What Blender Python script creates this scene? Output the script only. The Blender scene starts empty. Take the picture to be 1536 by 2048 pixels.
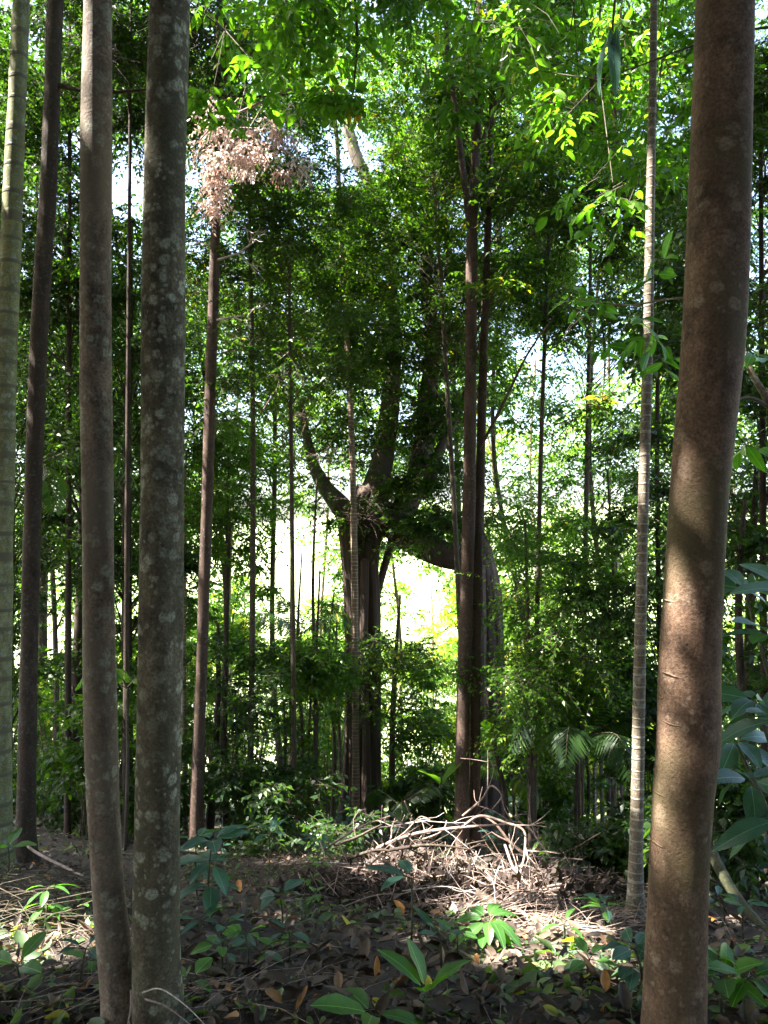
import bpy, math
import numpy as np
from mathutils import Vector
RNG = np.random.default_rng

# ------------------------------------------------------------------ camera, world, sun, exposure
sc = bpy.context.scene
F = 1547.0                      # focal length in photo pixels (photo is 1536 x 2048)
PITCH = math.radians(2.0)
EYE = np.array([0.0, 0.0, 1.6])
cam_d = bpy.data.cameras.new("camera"); cam = bpy.data.objects.new("camera", cam_d)
sc.collection.objects.link(cam); sc.camera = cam
cam.location = EYE; cam.rotation_euler = (math.pi/2 + PITCH, 0, 0)
cam_d.sensor_fit = 'VERTICAL'; cam_d.sensor_height = 24.0
cam_d.lens = 24.0 * F / 2048.0
cam_d.clip_start = 0.05; cam_d.clip_end = 6000

SUN = np.array([-0.50, -0.06, 0.86]); SUN /= np.linalg.norm(SUN)     # towards the sun
w = bpy.data.worlds.new("World"); sc.world = w; w.use_nodes = True
nt = w.node_tree; bg = nt.nodes["Background"]
sky = nt.nodes.new("ShaderNodeTexSky"); sky.sky_type = 'NISHITA'; sky.sun_disc = False
sky.sun_elevation = math.asin(SUN[2]); sky.sun_rotation = math.atan2(SUN[0], SUN[1])
sky.air_density = 1.0; sky.dust_density = 4.0; sky.ozone_density = 1.0
nt.links.new(sky.outputs[0], bg.inputs[0]); bg.inputs[1].default_value = 0.1
sd = bpy.data.lights.new("sun", 'SUN'); sd.energy = 5.0; sd.angle = math.radians(0.45); sd.color = (1.0, 0.95, 0.87)
so = bpy.data.objects.new("sun", sd); sc.collection.objects.link(so)
so.rotation_euler = Vector(SUN).to_track_quat('Z', 'Y').to_euler(); so.location = (-8, 4, 20)
sc.view_settings.view_transform = 'Standard'; sc.view_settings.look = 'None'
sc.view_settings.exposure = 3.25; sc.view_settings.gamma = 1.0
sc.cycles.max_bounces = 6; sc.cycles.diffuse_bounces = 4; sc.cycles.glossy_bounces = 2
sc.cycles.transmission_bounces = 4; sc.cycles.sample_clamp_indirect = 6.0
sc.cycles.use_denoising = True

# ------------------------------------------------------------------ helpers
FWD = np.array([0, math.cos(PITCH), math.sin(PITCH)]); UP = np.array([0, -math.sin(PITCH), math.cos(PITCH)])
def ray(x, y):
    return FWD + (x-768)/F*np.array([1.0, 0, 0]) + (1024-y)/F*UP
def P(x, y, d):                 # the world point that lies d metres ahead, seen at photo pixel x, y
    r = ray(x, y); return EYE + r*(d/r[1])
def pix(p):
    q = np.asarray(p) - EYE
    dz = q @ FWD
    dz = np.where(dz < 0.05, 0.05, dz)
    return 768 + F*q[..., 0]/dz, 1024 - F*(q @ UP)/dz
def gz(x, y):
    x = np.asarray(x, float); y = np.asarray(y, float)
    z = np.where(y < 2.7, 0.03*(2.7-y), 0.0)
    z = z - 0.315*(np.clip(y, 2.7, 22)-2.7) - 0.12*(np.clip(y, 22, 60)-22)
    lat = np.clip((y-1.5)/3, 0, 1)*np.clip((30-y)/10, 0, 1)
    z = z + np.where(x < 0, -0.04*np.clip(x, -12, 0), 0)*lat
    near = np.clip((40-y)/20, 0, 1)
    z = z + near*(0.030*np.sin(1.7*x+0.6*y+1)*np.cos(1.3*y-0.5*x) + 0.014*np.sin(4.3*x+2.2*y)*np.sin(3.7*y-1.9*x) + 0.006*np.sin(11*x+5*y)*np.sin(9*y-6*x))
    far = np.clip((y-70)/200, 0, 1)
    z = z + far*3.0*np.sin(x*0.006+1)*np.cos(y*0.004)
    q = np.clip((y-300)/1500, 0, 1); z = z + q*q*(3-2*q)*75*(1+.25*np.sin(x*.004)+.12*np.sin(x*.011+1))
    return z
def ground_hit(x, y):           # where the view ray through a photo pixel meets the ground
    r = ray(x, y); t = 0.5
    for _ in range(4000):
        p = EYE + r*t
        if p[2] < gz(p[0], p[1]): return p
        t += 0.01
    return EYE + r*t
def nrm(a):
    a = np.asarray(a, float); n = np.linalg.norm(a, axis=-1, keepdims=True); return a/np.maximum(n, 1e-9)

class Geo:
    def __init__(s): s.v = []; s.q = []; s.a = []; s.n = 0; s.uv = []
    def add(s, v, q, a=0.5, uv=None):
        v = np.asarray(v, np.float32).reshape(-1, 3); q = np.asarray(q, np.int32).reshape(-1, 4)
        s.v.append(v); s.q.append(q + s.n); s.n += len(v)
        s.a.append(np.full(len(q), a, np.float32) if np.isscalar(a) else np.asarray(a, np.float32))
        s.uv.append(np.zeros((len(v), 2), np.float32) if uv is None else np.asarray(uv, np.float32))
    def build(s, name, mat, parent=None, origin=(0, 0, 0), smooth=True):
        if not s.v: return None
        V = np.concatenate(s.v) - np.asarray(origin, np.float32); Q = np.concatenate(s.q); A = np.concatenate(s.a); U = np.concatenate(s.uv)
        me = bpy.data.meshes.new(name)
        me.vertices.add(len(V)); me.vertices.foreach_set("co", V.ravel())
        me.loops.add(Q.size); me.loops.foreach_set("vertex_index", Q.ravel())
        me.polygons.add(len(Q)); me.polygons.foreach_set("loop_start", np.arange(0, Q.size, 4, dtype=np.int32))
        try: me.polygons.foreach_set("loop_total", np.full(len(Q), 4, np.int32))
        except Exception: pass
        me.polygons.foreach_set("use_smooth", np.full(len(Q), smooth))
        at = me.attributes.new("tone", 'FLOAT', 'FACE'); at.data.foreach_set("value", A)
        ul = me.uv_layers.new(name="UVMap"); ul.data.foreach_set("uv", U[Q.ravel()].ravel())
        me.update(calc_edges=True); me.validate()
        me.materials.append(mat)
        o = bpy.data.objects.new(name, me); sc.collection.objects.link(o)
        if parent is not None: o.parent = parent
        else: o.location = origin
        return o

def tag(o, label, cat=None, group=None, kind=None):
    if label: o["label"] = label
    if cat: o["category"] = cat
    if group: o["group"] = group
    if kind: o["kind"] = kind
    return o
def thing(name, label, cat, loc, group=None):
    o = bpy.data.objects.new(name, None); sc.collection.objects.link(o)
    o.location = [float(c) for c in loc]; o.empty_display_size = 0.2
    return tag(o, label, cat, group)

def spline(pts, n):
    pts = np.asarray(pts, float)
    if len(pts) == 2: return pts[0] + (pts[1]-pts[0])*np.linspace(0, 1, n)[:, None]
    h = np.maximum(np.linalg.norm(np.diff(pts[:, :3], axis=0), axis=1), 1e-6); T = np.concatenate([[0], np.cumsum(h)])
    dlt = np.diff(pts, axis=0)/h[:, None]; m = np.empty_like(pts); m[0] = dlt[0]; m[-1] = dlt[-1]
    m[1:-1] = (dlt[:-1]*h[1:, None] + dlt[1:]*h[:-1, None])/(h[1:]+h[:-1])[:, None]
    t = np.linspace(0, T[-1], n); i = np.clip(np.searchsorted(T, t, side='right')-1, 0, len(h)-1)
    f = ((t-T[i])/h[i])[:, None]; H = h[i][:, None]
    if pts.shape[1] > 3: m[:, 3] = 0
    out = (2*f**3-3*f**2+1)*pts[i] + (f**3-2*f**2+f)*H*m[i] + (-2*f**3+3*f**2)*pts[i+1] + (f**3-f**2)*H*m[i+1]
    if pts.shape[1] > 3: out[:, 3] = (1-f[:, 0])*pts[i, 3] + f[:, 0]*pts[i+1, 3]
    return out

def tube(geo, pts, rad, nseg=10, nring=12, lobes=0.0, rough=0.02, seed=0, tip=True, tone=0.5, rings=0):
    rng = RNG(seed)
    rad = np.asarray(rad, float)
    if len(rad) != len(pts): rad = np.interp(np.linspace(0, 1, len(pts)), np.linspace(0, 1, len(rad)), rad)
    c = spline(np.column_stack([pts, rad]), nring); r = np.maximum(c[:, 3], 0.0005); c = c[:, :3]
    t = nrm(np.gradient(c, axis=0)); ax = np.eye(3)[np.argmin(np.abs(t.mean(0)))]
    u = nrm(np.cross(t, ax)); v = np.cross(t, u)
    a = np.linspace(0, 2*np.pi, nseg, endpoint=False)
    s = np.concatenate([[0], np.cumsum(np.linalg.norm(np.diff(c, axis=0), axis=1))])
    k = np.ones((nring, nseg))
    if rough:
        for m in range(7):
            f, q, ph = rng.integers(1, 5), rng.uniform(0.8, 7), rng.uniform(0, 6.28)
            k += rough*np.sin(f*a[None] + q*s[:, None] + ph)/1.5
    if lobes:
        for m in (3, 5, 7, 11):
            ph = rng.uniform(0, 6.28); tw = rng.uniform(-.25, .25)
            k += lobes*np.sin(m*a[None] + ph + tw*s[:, None] + 0.5*np.sin(s[:, None]*rng.uniform(.5, 1.5)))*(1.0/m**.35)*.5
    if rings:
        k += 0.05*np.maximum(0, np.sin(s[:, None]*rings))**8
    V = c[:, None] + (r[:, None]*k)[..., None]*(np.cos(a)[None, :, None]*u[:, None] + np.sin(a)[None, :, None]*v[:, None])
    if tip: V = np.concatenate([V, np.broadcast_to(c[-1] + t[-1]*r[-1]*.4, (1, nseg, 3)) + (V[-1:]-c[-1])*0.02]); nr = nring+1
    else: nr = nring
    i = np.arange(nr-1)[:, None]*nseg; j = np.arange(nseg)[None]; j2 = (j+1) % nseg
    Q = np.stack([i+j, i+j2, i+nseg+j2, i+nseg+j], -1).reshape(-1, 4)
    geo.add(V.reshape(-1, 3), Q, tone)
    return c

def twigs(geo, A, B, r0, r1, sag=0.0, tone=0.5, mid=None, filt=False):   # many 3-sided twigs at once
    A = np.asarray(A, float); B = np.asarray(B, float); n = len(A)
    if filt and n:
        k = np.ones(n, bool)
        for f in np.linspace(0, 1, 13): k &= sun_keep(A+(B-A)*f, .8)
        A, B = A[k], B[k]; r0 = np.broadcast_to(r0, n)[k]; r1 = np.broadcast_to(r1, n)[k]; n = len(A)
    if n == 0: return
    M = (A+B)/2 + np.array([0, 0, 1.0])*sag*np.linalg.norm(B-A, axis=1)[:, None] if mid is None else mid
    d = nrm(B-A); ref = np.where(np.abs(d[:, 2:3]) > .8, np.array([[1.0, 0, 0]]), np.array([[0, 0, 1.0]]))
    u = nrm(np.cross(d, ref)); v = np.cross(d, u)
    r0 = np.broadcast_to(r0, n); r1 = np.broadcast_to(r1, n)
    R = []
    for c, r in ((A, r0), (M, (r0+r1)/2), (B, r1)):
        for k in range(3):
            an = 2.094*k; R.append(c + (np.cos(an)*u + np.sin(an)*v)*r[:, None])
    V = np.stack(R, 1).reshape(-1, 3)
    q = []
    for l in range(2):
        for k in range(3): q.append([3*l+k, 3*l+(k+1) % 3, 3*l+3+(k+1) % 3, 3*l+3+k])
    Q = (np.arange(n)[:, None, None]*9 + np.array(q)[None]).reshape(-1, 4)
    geo.add(V, Q, np.repeat(np.broadcast_to(tone, n), 6))

# holes in the canopy along the sun's rays: where the photo has patches of sun on the ground and trunks
HOLES = []
def hole(p, r): HOLES.append((np.asarray(p, float), r))
def sun_keep(pos, tmin=0.5, half=0.0):
    keep = np.ones(len(pos), bool)
    for p, r in HOLES:
        q = pos - p; t = q @ SUN
        d = np.linalg.norm(q - t[:, None]*SUN, axis=1)
        wob = 0.8 + 0.35*np.sin(pos[:, 0]*3.1+pos[:, 2]*2.3)*np.sin(pos[:, 1]*2.7+pos[:, 2]*1.9)
        keep &= ~((t > tmin) & (d < r*wob + half*min(1.0, .8 + r*2)))
    return keep

def leaves(geo, pos, dr, nm, L, W, tone, fine=False, curl=0.25, fold=0.25, filt=True):
    pos = np.asarray(pos, float); n = len(pos)
    if n == 0: return
    L = np.broadcast_to(L, n); W = np.broadcast_to(W, n); tone = np.broadcast_to(tone, n); curl = np.broadcast_to(curl, n)
    if filt:
        k = sun_keep(pos + nrm(dr)*L[:, None]*.5, half=L*.42); pos, dr, nm, L, W, tone, curl = pos[k], dr[k], nm[k], L[k], W[k], tone[k], curl[k]; n = len(pos)
        if n == 0: return
    d = nrm(dr); s = nrm(np.cross(d, nm)); m = np.cross(s, d)
    L = L[:, None]; W = W[:, None]; c = curl[:, None]
    if not fine:
        V = np.stack([pos, pos + d*L*.45 + s*W*.5 + m*W*fold, pos + d*L - m*L*c, pos + d*L*.45 - s*W*.5 + m*W*fold], 1).reshape(-1, 3)
        Q = np.arange(n*4).reshape(-1, 4); uv = np.tile(np.array([[.5, 0], [1, .45], [.5, 1], [0, .45]]), (n, 1))
        geo.add(V, Q, tone, uv)
    else:
        S = np.array([0, .12, .32, .55, .78, .92, 1.0]); Hw = np.array([.06, .55, .95, 1.0, .72, .34, .02])/2
        R = []; U = []
        for si, h in zip(S, Hw):
            ctr = pos + d*L*si - m*L*c*si**2
            wav = W*0.06*np.sin(si*19+tone[:, None]*40)
            R += [ctr + s*W*h + m*(W*fold*h*1.6+wav*h*2), ctr, ctr - s*W*h + m*(W*fold*h*1.6-wav*h*2)]
            U += [[1-(.5-h), si], [.5, si], [.5-h, si]]
        V = np.stack(R, 1).reshape(-1, 3); ns = len(S); q = []
        for k in range(ns-1):
            q += [[3*k, 3*k+1, 3*k+4, 3*k+3], [3*k+1, 3*k+2, 3*k+5, 3*k+4]]
        Q = (np.arange(n)[:, None, None]*3*ns + np.array(q)[None]).reshape(-1, 4)
        geo.add(V, Q, np.repeat(tone, len(q)), np.tile(np.array(U), (n, 1)))

# how leafy each part of the view is: 128-pixel cells, 12 across and 16 down (0 open sky, 9 dense)
DENS = np.array([[int(c) for c in row] for row in (
    "999999999899", "989988997799", "742975998888", "844999669698", "899999899899", "998899985398",
    "998887675688", "688885745366", "899926969998", "999935289999", "999878489999", "889878599899",
    "999988798799", "999999999999", "999999999999", "999999999999")])/9.0
def dens(p):
    x, y = pix(p); inside = (x > -40) & (x < 1576) & (y > -40) & (y < 2048) & (np.asarray(p)[..., 1] > 1)
    i = np.clip((x/128).astype(int), 0, 11); j = np.clip((y/128).astype(int), 0, 15)
    v = np.where(inside, DENS[j, i]**2.2, 1.0)
    y3 = np.asarray(p)[..., 1]
    leg = (y3 < 13) & (((x > 672) & (x < 775) & (y > 1060) & (y < 1660)) | ((x > 880) & (x < 1015) & (y > 1100) & (y < 1680)) | ((x > 775) & (x < 900) & (y > 1070) & (y < 1200)))
    far_gap = (y3 < 34) & (((x > 770) & (x < 915) & (y > 1090) & (y < 1270)) | ((x > 585) & (x < 670) & (y > 1090) & (y < 1220)))
    leg = leg | far_gap
    lit = ((y3 < 6.9) & (x > 370) & (x < 600) & (y > 200) & (y < 420)) | ((y3 < 8.4) & (x > 430) & (x < 590) & (y > 470) & (y < 660)) | ((y3 < 7.5) & (x > 660) & (x < 750) & (y > 170) & (y < 280))
    return np.where(leg, v*.08, np.where(lit, v*.2, v))

def clumps(rng, cx, cy, z0, z1, rx, n, ry=None, hollow=0.3):
    ry = ry or rx; out = []
    while len(out) < n:
        q = rng.uniform(-1, 1, (n, 3)); rr = np.linalg.norm(q, axis=1)
        q = q[(rr < 1) & (rr > hollow*rng.uniform(0, 1, n))]
        q[:, 0] = q[:, 0]*rx + cx; q[:, 1] = q[:, 1]*ry + cy; q[:, 2] = (z0+z1)/2 + np.sign(q[:, 2])*np.abs(q[:, 2])**.8*(z1-z0)/2
        q = q[rng.uniform(0, 1, len(q)) < dens(q)]
        out += list(q)
        rx *= 1.0
        n = int(n*0.96) if len(out) < n else n
    return np.array(out[:n])

def foliage(rng, lg, tg, C, rc, ntw, nl, L, W, droop=0.35, fine=False, tone=(0.1, 0.8), twr=0.0025, bare=False, zflat=0.55, njit=0.6, filt=True):
    nC = len(C)
    if nC == 0: return
    sc_ = rng.uniform(.65, 1.3, nC)*rc
    c = np.repeat(C, ntw, 0); r = np.repeat(sc_, ntw)
    ct = np.repeat(rng.uniform(tone[0], tone[1], nC), ntw)
    off = nrm(rng.normal(0, 1, (len(c), 3)))*rng.uniform(.05, .75, (len(c), 1))
    off[:, 2] *= zflat
    st = c + off*r[:, None]
    d = nrm(off + rng.normal(0, .45, off.shape)*[1, 1, .5]); l = r*rng.uniform(.45, .95, len(c))
    en = st + d*l[:, None] - np.array([0, 0, 1.0])*(droop*l)[:, None]
    mid = (st+en)/2 + np.array([0, 0, .12])*l[:, None]
    if tg is not None: twigs(tg, st - (d*.3 - [0, 0, .05])*l[:, None], en, twr, twr*.4, mid=mid)
    if bare: return
    n = len(c)
    s = (np.arange(nl)[None]+rng.uniform(.1, .9, (n, nl)))/nl; s = s[..., None]
    pos = (1-s)**2*st[:, None] + 2*s*(1-s)*mid[:, None] + s**2*en[:, None]
    side = nrm(np.cross(d, [0, 0, 1.0]))[:, None]*np.where(np.arange(nl) % 2 == 0, 1, -1)[None, :, None]
    ld = d[:, None]*.55 + side*.8 + rng.normal(0, .3, (n, nl, 3)) - np.array([0, 0, droop*.9])
    nm = np.array([0, 0, 1.0]) + rng.normal(0, njit, (n, nl, 3))
    k = n*nl; z = rng.uniform(.7, 1.25, k)
    tn = np.clip(np.repeat(ct, nl) + rng.normal(0, .13, k), 0, 1)
    leaves(lg, pos.reshape(-1, 3), ld.reshape(-1, 3), nm.reshape(-1, 3), L*z, W*z*rng.uniform(.85, 1.15, k), tn, fine=fine, curl=rng.uniform(0, .35, k), filt=filt)

# ------------------------------------------------------------------ materials
def newmat(name):
    m = bpy.data.materials.new(name); m.use_nodes = True; n = m.node_tree
    for x in list(n.nodes): n.nodes.remove(x)
    return m, n, n.nodes.new("ShaderNodeOutputMaterial")
def node(n, t, **kw):
    o = n.nodes.new("ShaderNode"+t)
    for k, v in kw.items():
        if k in o.inputs.keys(): o.inputs[k].default_value = v
        else: setattr(o, k, v)
    return o
def ramp(n, src, stops):
    r = n.nodes.new("ShaderNodeValToRGB"); e = r.color_ramp.elements
    while len(e) > 1: e.remove(e[-1])
    e[0].position = stops[0][0]; e[0].color = (*stops[0][1], 1) if not np.isscalar(stops[0][1]) else (stops[0][1],)*3+(1,)
    for p, c in stops[1:]:
        x = e.new(p); x.color = (*c, 1) if not np.isscalar(c) else (c,)*3+(1,)
    n.links.new(src, r.inputs[0]); return r.outputs[0]
def mixc(n, fac, a, b, mode='MIX'):
    m = n.nodes.new("ShaderNodeMix"); m.data_type = 'RGBA'; m.blend_type = mode
    if isinstance(fac, (int, float)): m.inputs[0].default_value = fac
    else: n.links.new(fac, m.inputs[0])
    for v, i in ((a, 6), (b, 7)):
        if isinstance(v, tuple): m.inputs[i].default_value = (*v, 1)
        else: n.links.new(v, m.inputs[i])
    return m.outputs[2]
def leafmat(name, c0, c1, c2=None, trans=0.4, tcol=None, rough=0.38, spec=0.5, veins=False):
    m, n, out = newmat(name); at = node(n, "Attribute", attribute_name="tone")
    stops = [(0, c0), (.75, c1)] + ([(.93, c1), (.985, c2)] if c2 else [])
    col = ramp(n, at.outputs["Fac"], stops)
    ge = node(n, "NewGeometry")
    ns = node(n, "TexNoise", Scale=45.0, Detail=3.0); n.links.new(ge.outputs["Position"], ns.inputs["Vector"])
    col = mixc(n, ramp(n, ns.outputs[0], [(.45, 0), (.75, .35)]), col, tuple(x*.55 for x in c0))
    p = node(n, "BsdfPrincipled", Roughness=rough); p.inputs["Specular IOR Level"].default_value = spec
    if veins:
        uv = node(n, "UVMap"); sp = node(n, "SeparateXYZ"); n.links.new(uv.outputs[0], sp.inputs[0])
        def mth(op, a, b=None, c=None):
            o = node(n, "Math", operation=op)
            for i, v in enumerate((a, b, c)):
                if v is None: continue
                if isinstance(v, (int, float)): o.inputs[i].default_value = v
                else: n.links.new(v, o.inputs[i])
            return o.outputs[0]
        ax = mth('ABSOLUTE', mth('SUBTRACT', sp.outputs[0], .5))
        rib = mth('LESS_THAN', ax, .018)
        q = mth('SINE', mth('MULTIPLY', mth('SUBTRACT', sp.outputs[1], mth('MULTIPLY', ax, .45)), 95.0))
        side = mth('GREATER_THAN', q, .93)
        vn = mth('MAXIMUM', mth('MULTIPLY', rib, .8), mth('MULTIPLY', side, .18))
        col = mixc(n, vn, col, tuple(min(1, x*2.2+.02) for x in c1))
        bp = node(n, "Bump", Strength=.15, Distance=.003); n.links.new(q, bp.inputs["Height"]); n.links.new(bp.outputs[0], p.inputs["Normal"])
    n.links.new(col, p.inputs["Base Color"])
    tr = node(n, "BsdfTranslucent")
    tc = mixc(n, 1.0, col, tcol or (3.0, 3.3, .5), 'MULTIPLY'); n.links.new(tc, tr.inputs[0])
    mx = node(n, "MixShader"); mx.inputs[0].default_value = trans
    n.links.new(p.outputs[0], mx.inputs[1]); n.links.new(tr.outputs[0], mx.inputs[2]); n.links.new(mx.outputs[0], out.inputs[0])
    return m
def barkmat(name, base, dark, lichen=None, lamt=0.5, lscale=30.0, scale=14.0, stretch=.4, rings=0.0, ringcol=(.4, .37, .3), bump=.5, moss=None, cracks=0.0):
    m, n, out = newmat(name); ge = node(n, "NewGeometry")
    mp = node(n, "Mapping"); mp.inputs["Scale"].default_value = (1, 1, stretch); n.links.new(ge.outputs["Position"], mp.inputs[0])
    n1 = node(n, "TexNoise", Scale=scale, Detail=9.0, Roughness=.68); n.links.new(mp.outputs[0], n1.inputs["Vector"])
    n2 = node(n, "TexNoise", Scale=3.2, Detail=4.0); n.links.new(mp.outputs[0], n2.inputs["Vector"])
    n3 = node(n, "TexNoise", Scale=110.0, Detail=5.0, Roughness=.7); n.links.new(ge.outputs["Position"], n3.inputs["Vector"])
    col = ramp(n, n1.outputs[0], [(.34, dark), (.47, tuple(.5*(a+b) for a, b in zip(base, dark))), (.6, base)])
    col = mixc(n, ramp(n, n2.outputs[0], [(.4, 0.0), (.62, .75)]), col, tuple(x*.62 for x in base))
    col = mixc(n, .8, col, ramp(n, n3.outputs[0], [(.32, .35), (.68, 1.55)]), 'MULTIPLY')
    h = n1.outputs[0]
    if moss:
        col = mixc(n, ramp(n, n2.outputs[0], [(.46, 0.0), (.66, .8)]), col, moss)
    if lichen:
        wp = mixc(n, .06, ge.outputs["Position"], n1.outputs["Color"], 'ADD')
        vo = node(n, "TexVoronoi", Scale=lscale); n.links.new(wp, vo.inputs["Vector"])
        n4 = node(n, "TexNoise", Scale=5.5, Detail=3.0); n.links.new(ge.outputs["Position"], n4.inputs["Vector"])
        vo2 = node(n, "TexVoronoi", Scale=lscale*2.3); n.links.new(wp, vo2.inputs["Vector"])
        spot = ramp(n, vo.outputs["Distance"], [(.30, 1.0), (.46, 0.0)])
        sp2 = mixc(n, 1.0, ramp(n, vo2.outputs["Distance"], [(.25, .7), (.42, 0.0)]), ramp(n, vo2.outputs["Color"], [(.5, 0.0), (.6, 1.0)]), 'MULTIPLY')
        vis = ramp(n, vo.outputs["Color"], [(.62-.4*lamt, 0.0), (.70-.4*lamt, 1.0)])
        pat = ramp(n, n4.outputs[0], [(.36, .2), (.6, 1.0)])
        mk = mixc(n, 1.0, mixc(n, 1.0, mixc(n, 1.0, spot, vis, 'MULTIPLY'), sp2, 'LIGHTEN'), pat, 'MULTIPLY')
        mk = mixc(n, 1.0, mk, ramp(n, n3.outputs[0], [(.35, .25), (.6, 1.0)]), 'MULTIPLY')
        lc = mixc(n, n3.outputs[0], tuple(x*.6 for x in lichen), tuple(min(1, x*1.35) for x in lichen))
        col = mixc(n, mixc(n, 1.0, mk, (.95, .95, .95), 'MULTIPLY'), col, lc)
    bsrc = mixc(n, .5, n1.outputs[0], n3.outputs[0])
    if rings:
        mp2 = node(n, "Mapping"); mp2.inputs["Scale"].default_value = (.06, .06, 1); n.links.new(ge.outputs["Position"], mp2.inputs[0])
        wv = node(n, "TexWave", Scale=rings, Distortion=5.0, Detail=2.0); wv.bands_direction = 'Z'; n.links.new(mp2.outputs[0], wv.inputs["Vector"])
        wv.inputs["Detail Scale"].default_value = 2.0
        rl = ramp(n, wv.outputs["Fac"], [(.86, 0.0), (.97, 1.0)])
        col = mixc(n, rl, col, ringcol); bsrc = mixc(n, .5, bsrc, rl)
    p = node(n, "BsdfPrincipled", Roughness=.82); p.inputs["Specular IOR Level"].default_value = .25
    n.links.new(col, p.inputs["Base Color"])
    bp = node(n, "Bump", Strength=bump, Distance=.02); n.links.new(bsrc, bp.inputs["Height"]); n.links.new(bp.outputs[0], p.inputs["Normal"])
    n.links.new(p.outputs[0], out.inputs[0]); return m

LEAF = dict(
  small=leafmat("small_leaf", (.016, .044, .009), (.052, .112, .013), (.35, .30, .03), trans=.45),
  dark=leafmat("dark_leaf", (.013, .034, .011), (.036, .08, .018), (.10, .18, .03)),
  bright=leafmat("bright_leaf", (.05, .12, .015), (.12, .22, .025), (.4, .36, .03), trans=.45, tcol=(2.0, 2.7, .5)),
  glossy=leafmat("glossy_sky_tinted_leaf", (.02, .055, .045), (.045, .115, .085), trans=.25, rough=.33, spec=.6, veins=True),  # sky's bluish sheen is painted into the base colour
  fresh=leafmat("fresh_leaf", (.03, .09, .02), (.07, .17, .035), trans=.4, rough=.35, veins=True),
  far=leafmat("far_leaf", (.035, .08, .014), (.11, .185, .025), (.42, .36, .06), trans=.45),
  yellow=leafmat("yellow_leaf", (.45, .30, .03), (.6, .48, .06), trans=.45, tcol=(1.4, 1.2, .4)),
  dead=leafmat("dead_leaf", (.50, .35, .30), (.86, .77, .73), trans=.2, tcol=(1.2, .9, .7), rough=.7, spec=.2),
  litter=leafmat("litter_leaf", (.024, .016, .011), (.14, .10, .072), (.5, .22, .05), trans=.1, tcol=(1.2, .9, .6), rough=.6, spec=.35),
  rot=leafmat("rotten_leaf", (.018, .012, .010), (.11, .08, .068), trans=.05, rough=.7, spec=.2),
  cut=leafmat("cut_leaf", (.05, .09, .045), (.13, .19, .075), (.45, .38, .05), trans=.25, rough=.5),
)
BARK = dict(
  pale=barkmat("pale_bark", (.30, .30, .14), (.13, .13, .07), (.34, .40, .36), .5, 22, rings=1.6, ringcol=(.15, .14, .09)),
  dark=barkmat("dark_bark", (.085, .058, .042), (.028, .02, .016), (.10, .11, .08), .3, 30, bump=.8),
  pink=barkmat("pinkish_bark", (.28, .205, .155), (.05, .035, .025), (.34, .35, .27), .8, 20, stretch=.6, moss=(.17, .14, .105)),
  lich=barkmat("lichen_bark", (.165, .14, .09), (.04, .032, .022), (.44, .45, .34), 1.3, 20, stretch=.6, moss=(.10, .095, .055), bump=.9),
  red=barkmat("reddish_bark", (.14, .09, .068), (.045, .028, .022), (.2, .17, .14), .2, 30, stretch=.3),
  big=barkmat("smooth_brown_bark", (.215, .13, .085), (.055, .034, .023), (.30, .22, .155), .1, 17, scale=9, stretch=.8, moss=(.115, .095, .045), bump=.5),
  palm=barkmat("ringed_palm_bark", (.25, .20, .15), (.11, .085, .06), (.34, .36, .30), .5, 30, rings=5.5, ringcol=(.30, .27, .21)),
  fig=barkmat("fig_bark", (.17, .12, .095), (.06, .042, .033), None, scale=6, stretch=.12, bump=1.0),
  figpale=barkmat("pale_fig_bark", (.22, .18, .14), (.08, .062, .05), None, scale=9, stretch=.5),
  thin=barkmat("sapling_bark", (.13, .10, .07), (.05, .038, .026), (.18, .18, .13), .3, 40),
  tan=barkmat("tan_sapling_bark", (.36, .25, .17), (.16, .10, .07), None, rings=6),
  dry=barkmat("dry_wood", (.40, .30, .25), (.14, .095, .075), None, scale=20, stretch=1),
  bleach=barkmat("bleached_wood", (.62, .56, .50), (.34, .29, .25), None, scale=20, stretch=1),
  mossy=barkmat("mossy_bark", (.09, .085, .05), (.035, .033, .022), (.16, .18, .10), .5, 30, moss=(.06, .075, .03)),
)

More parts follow.
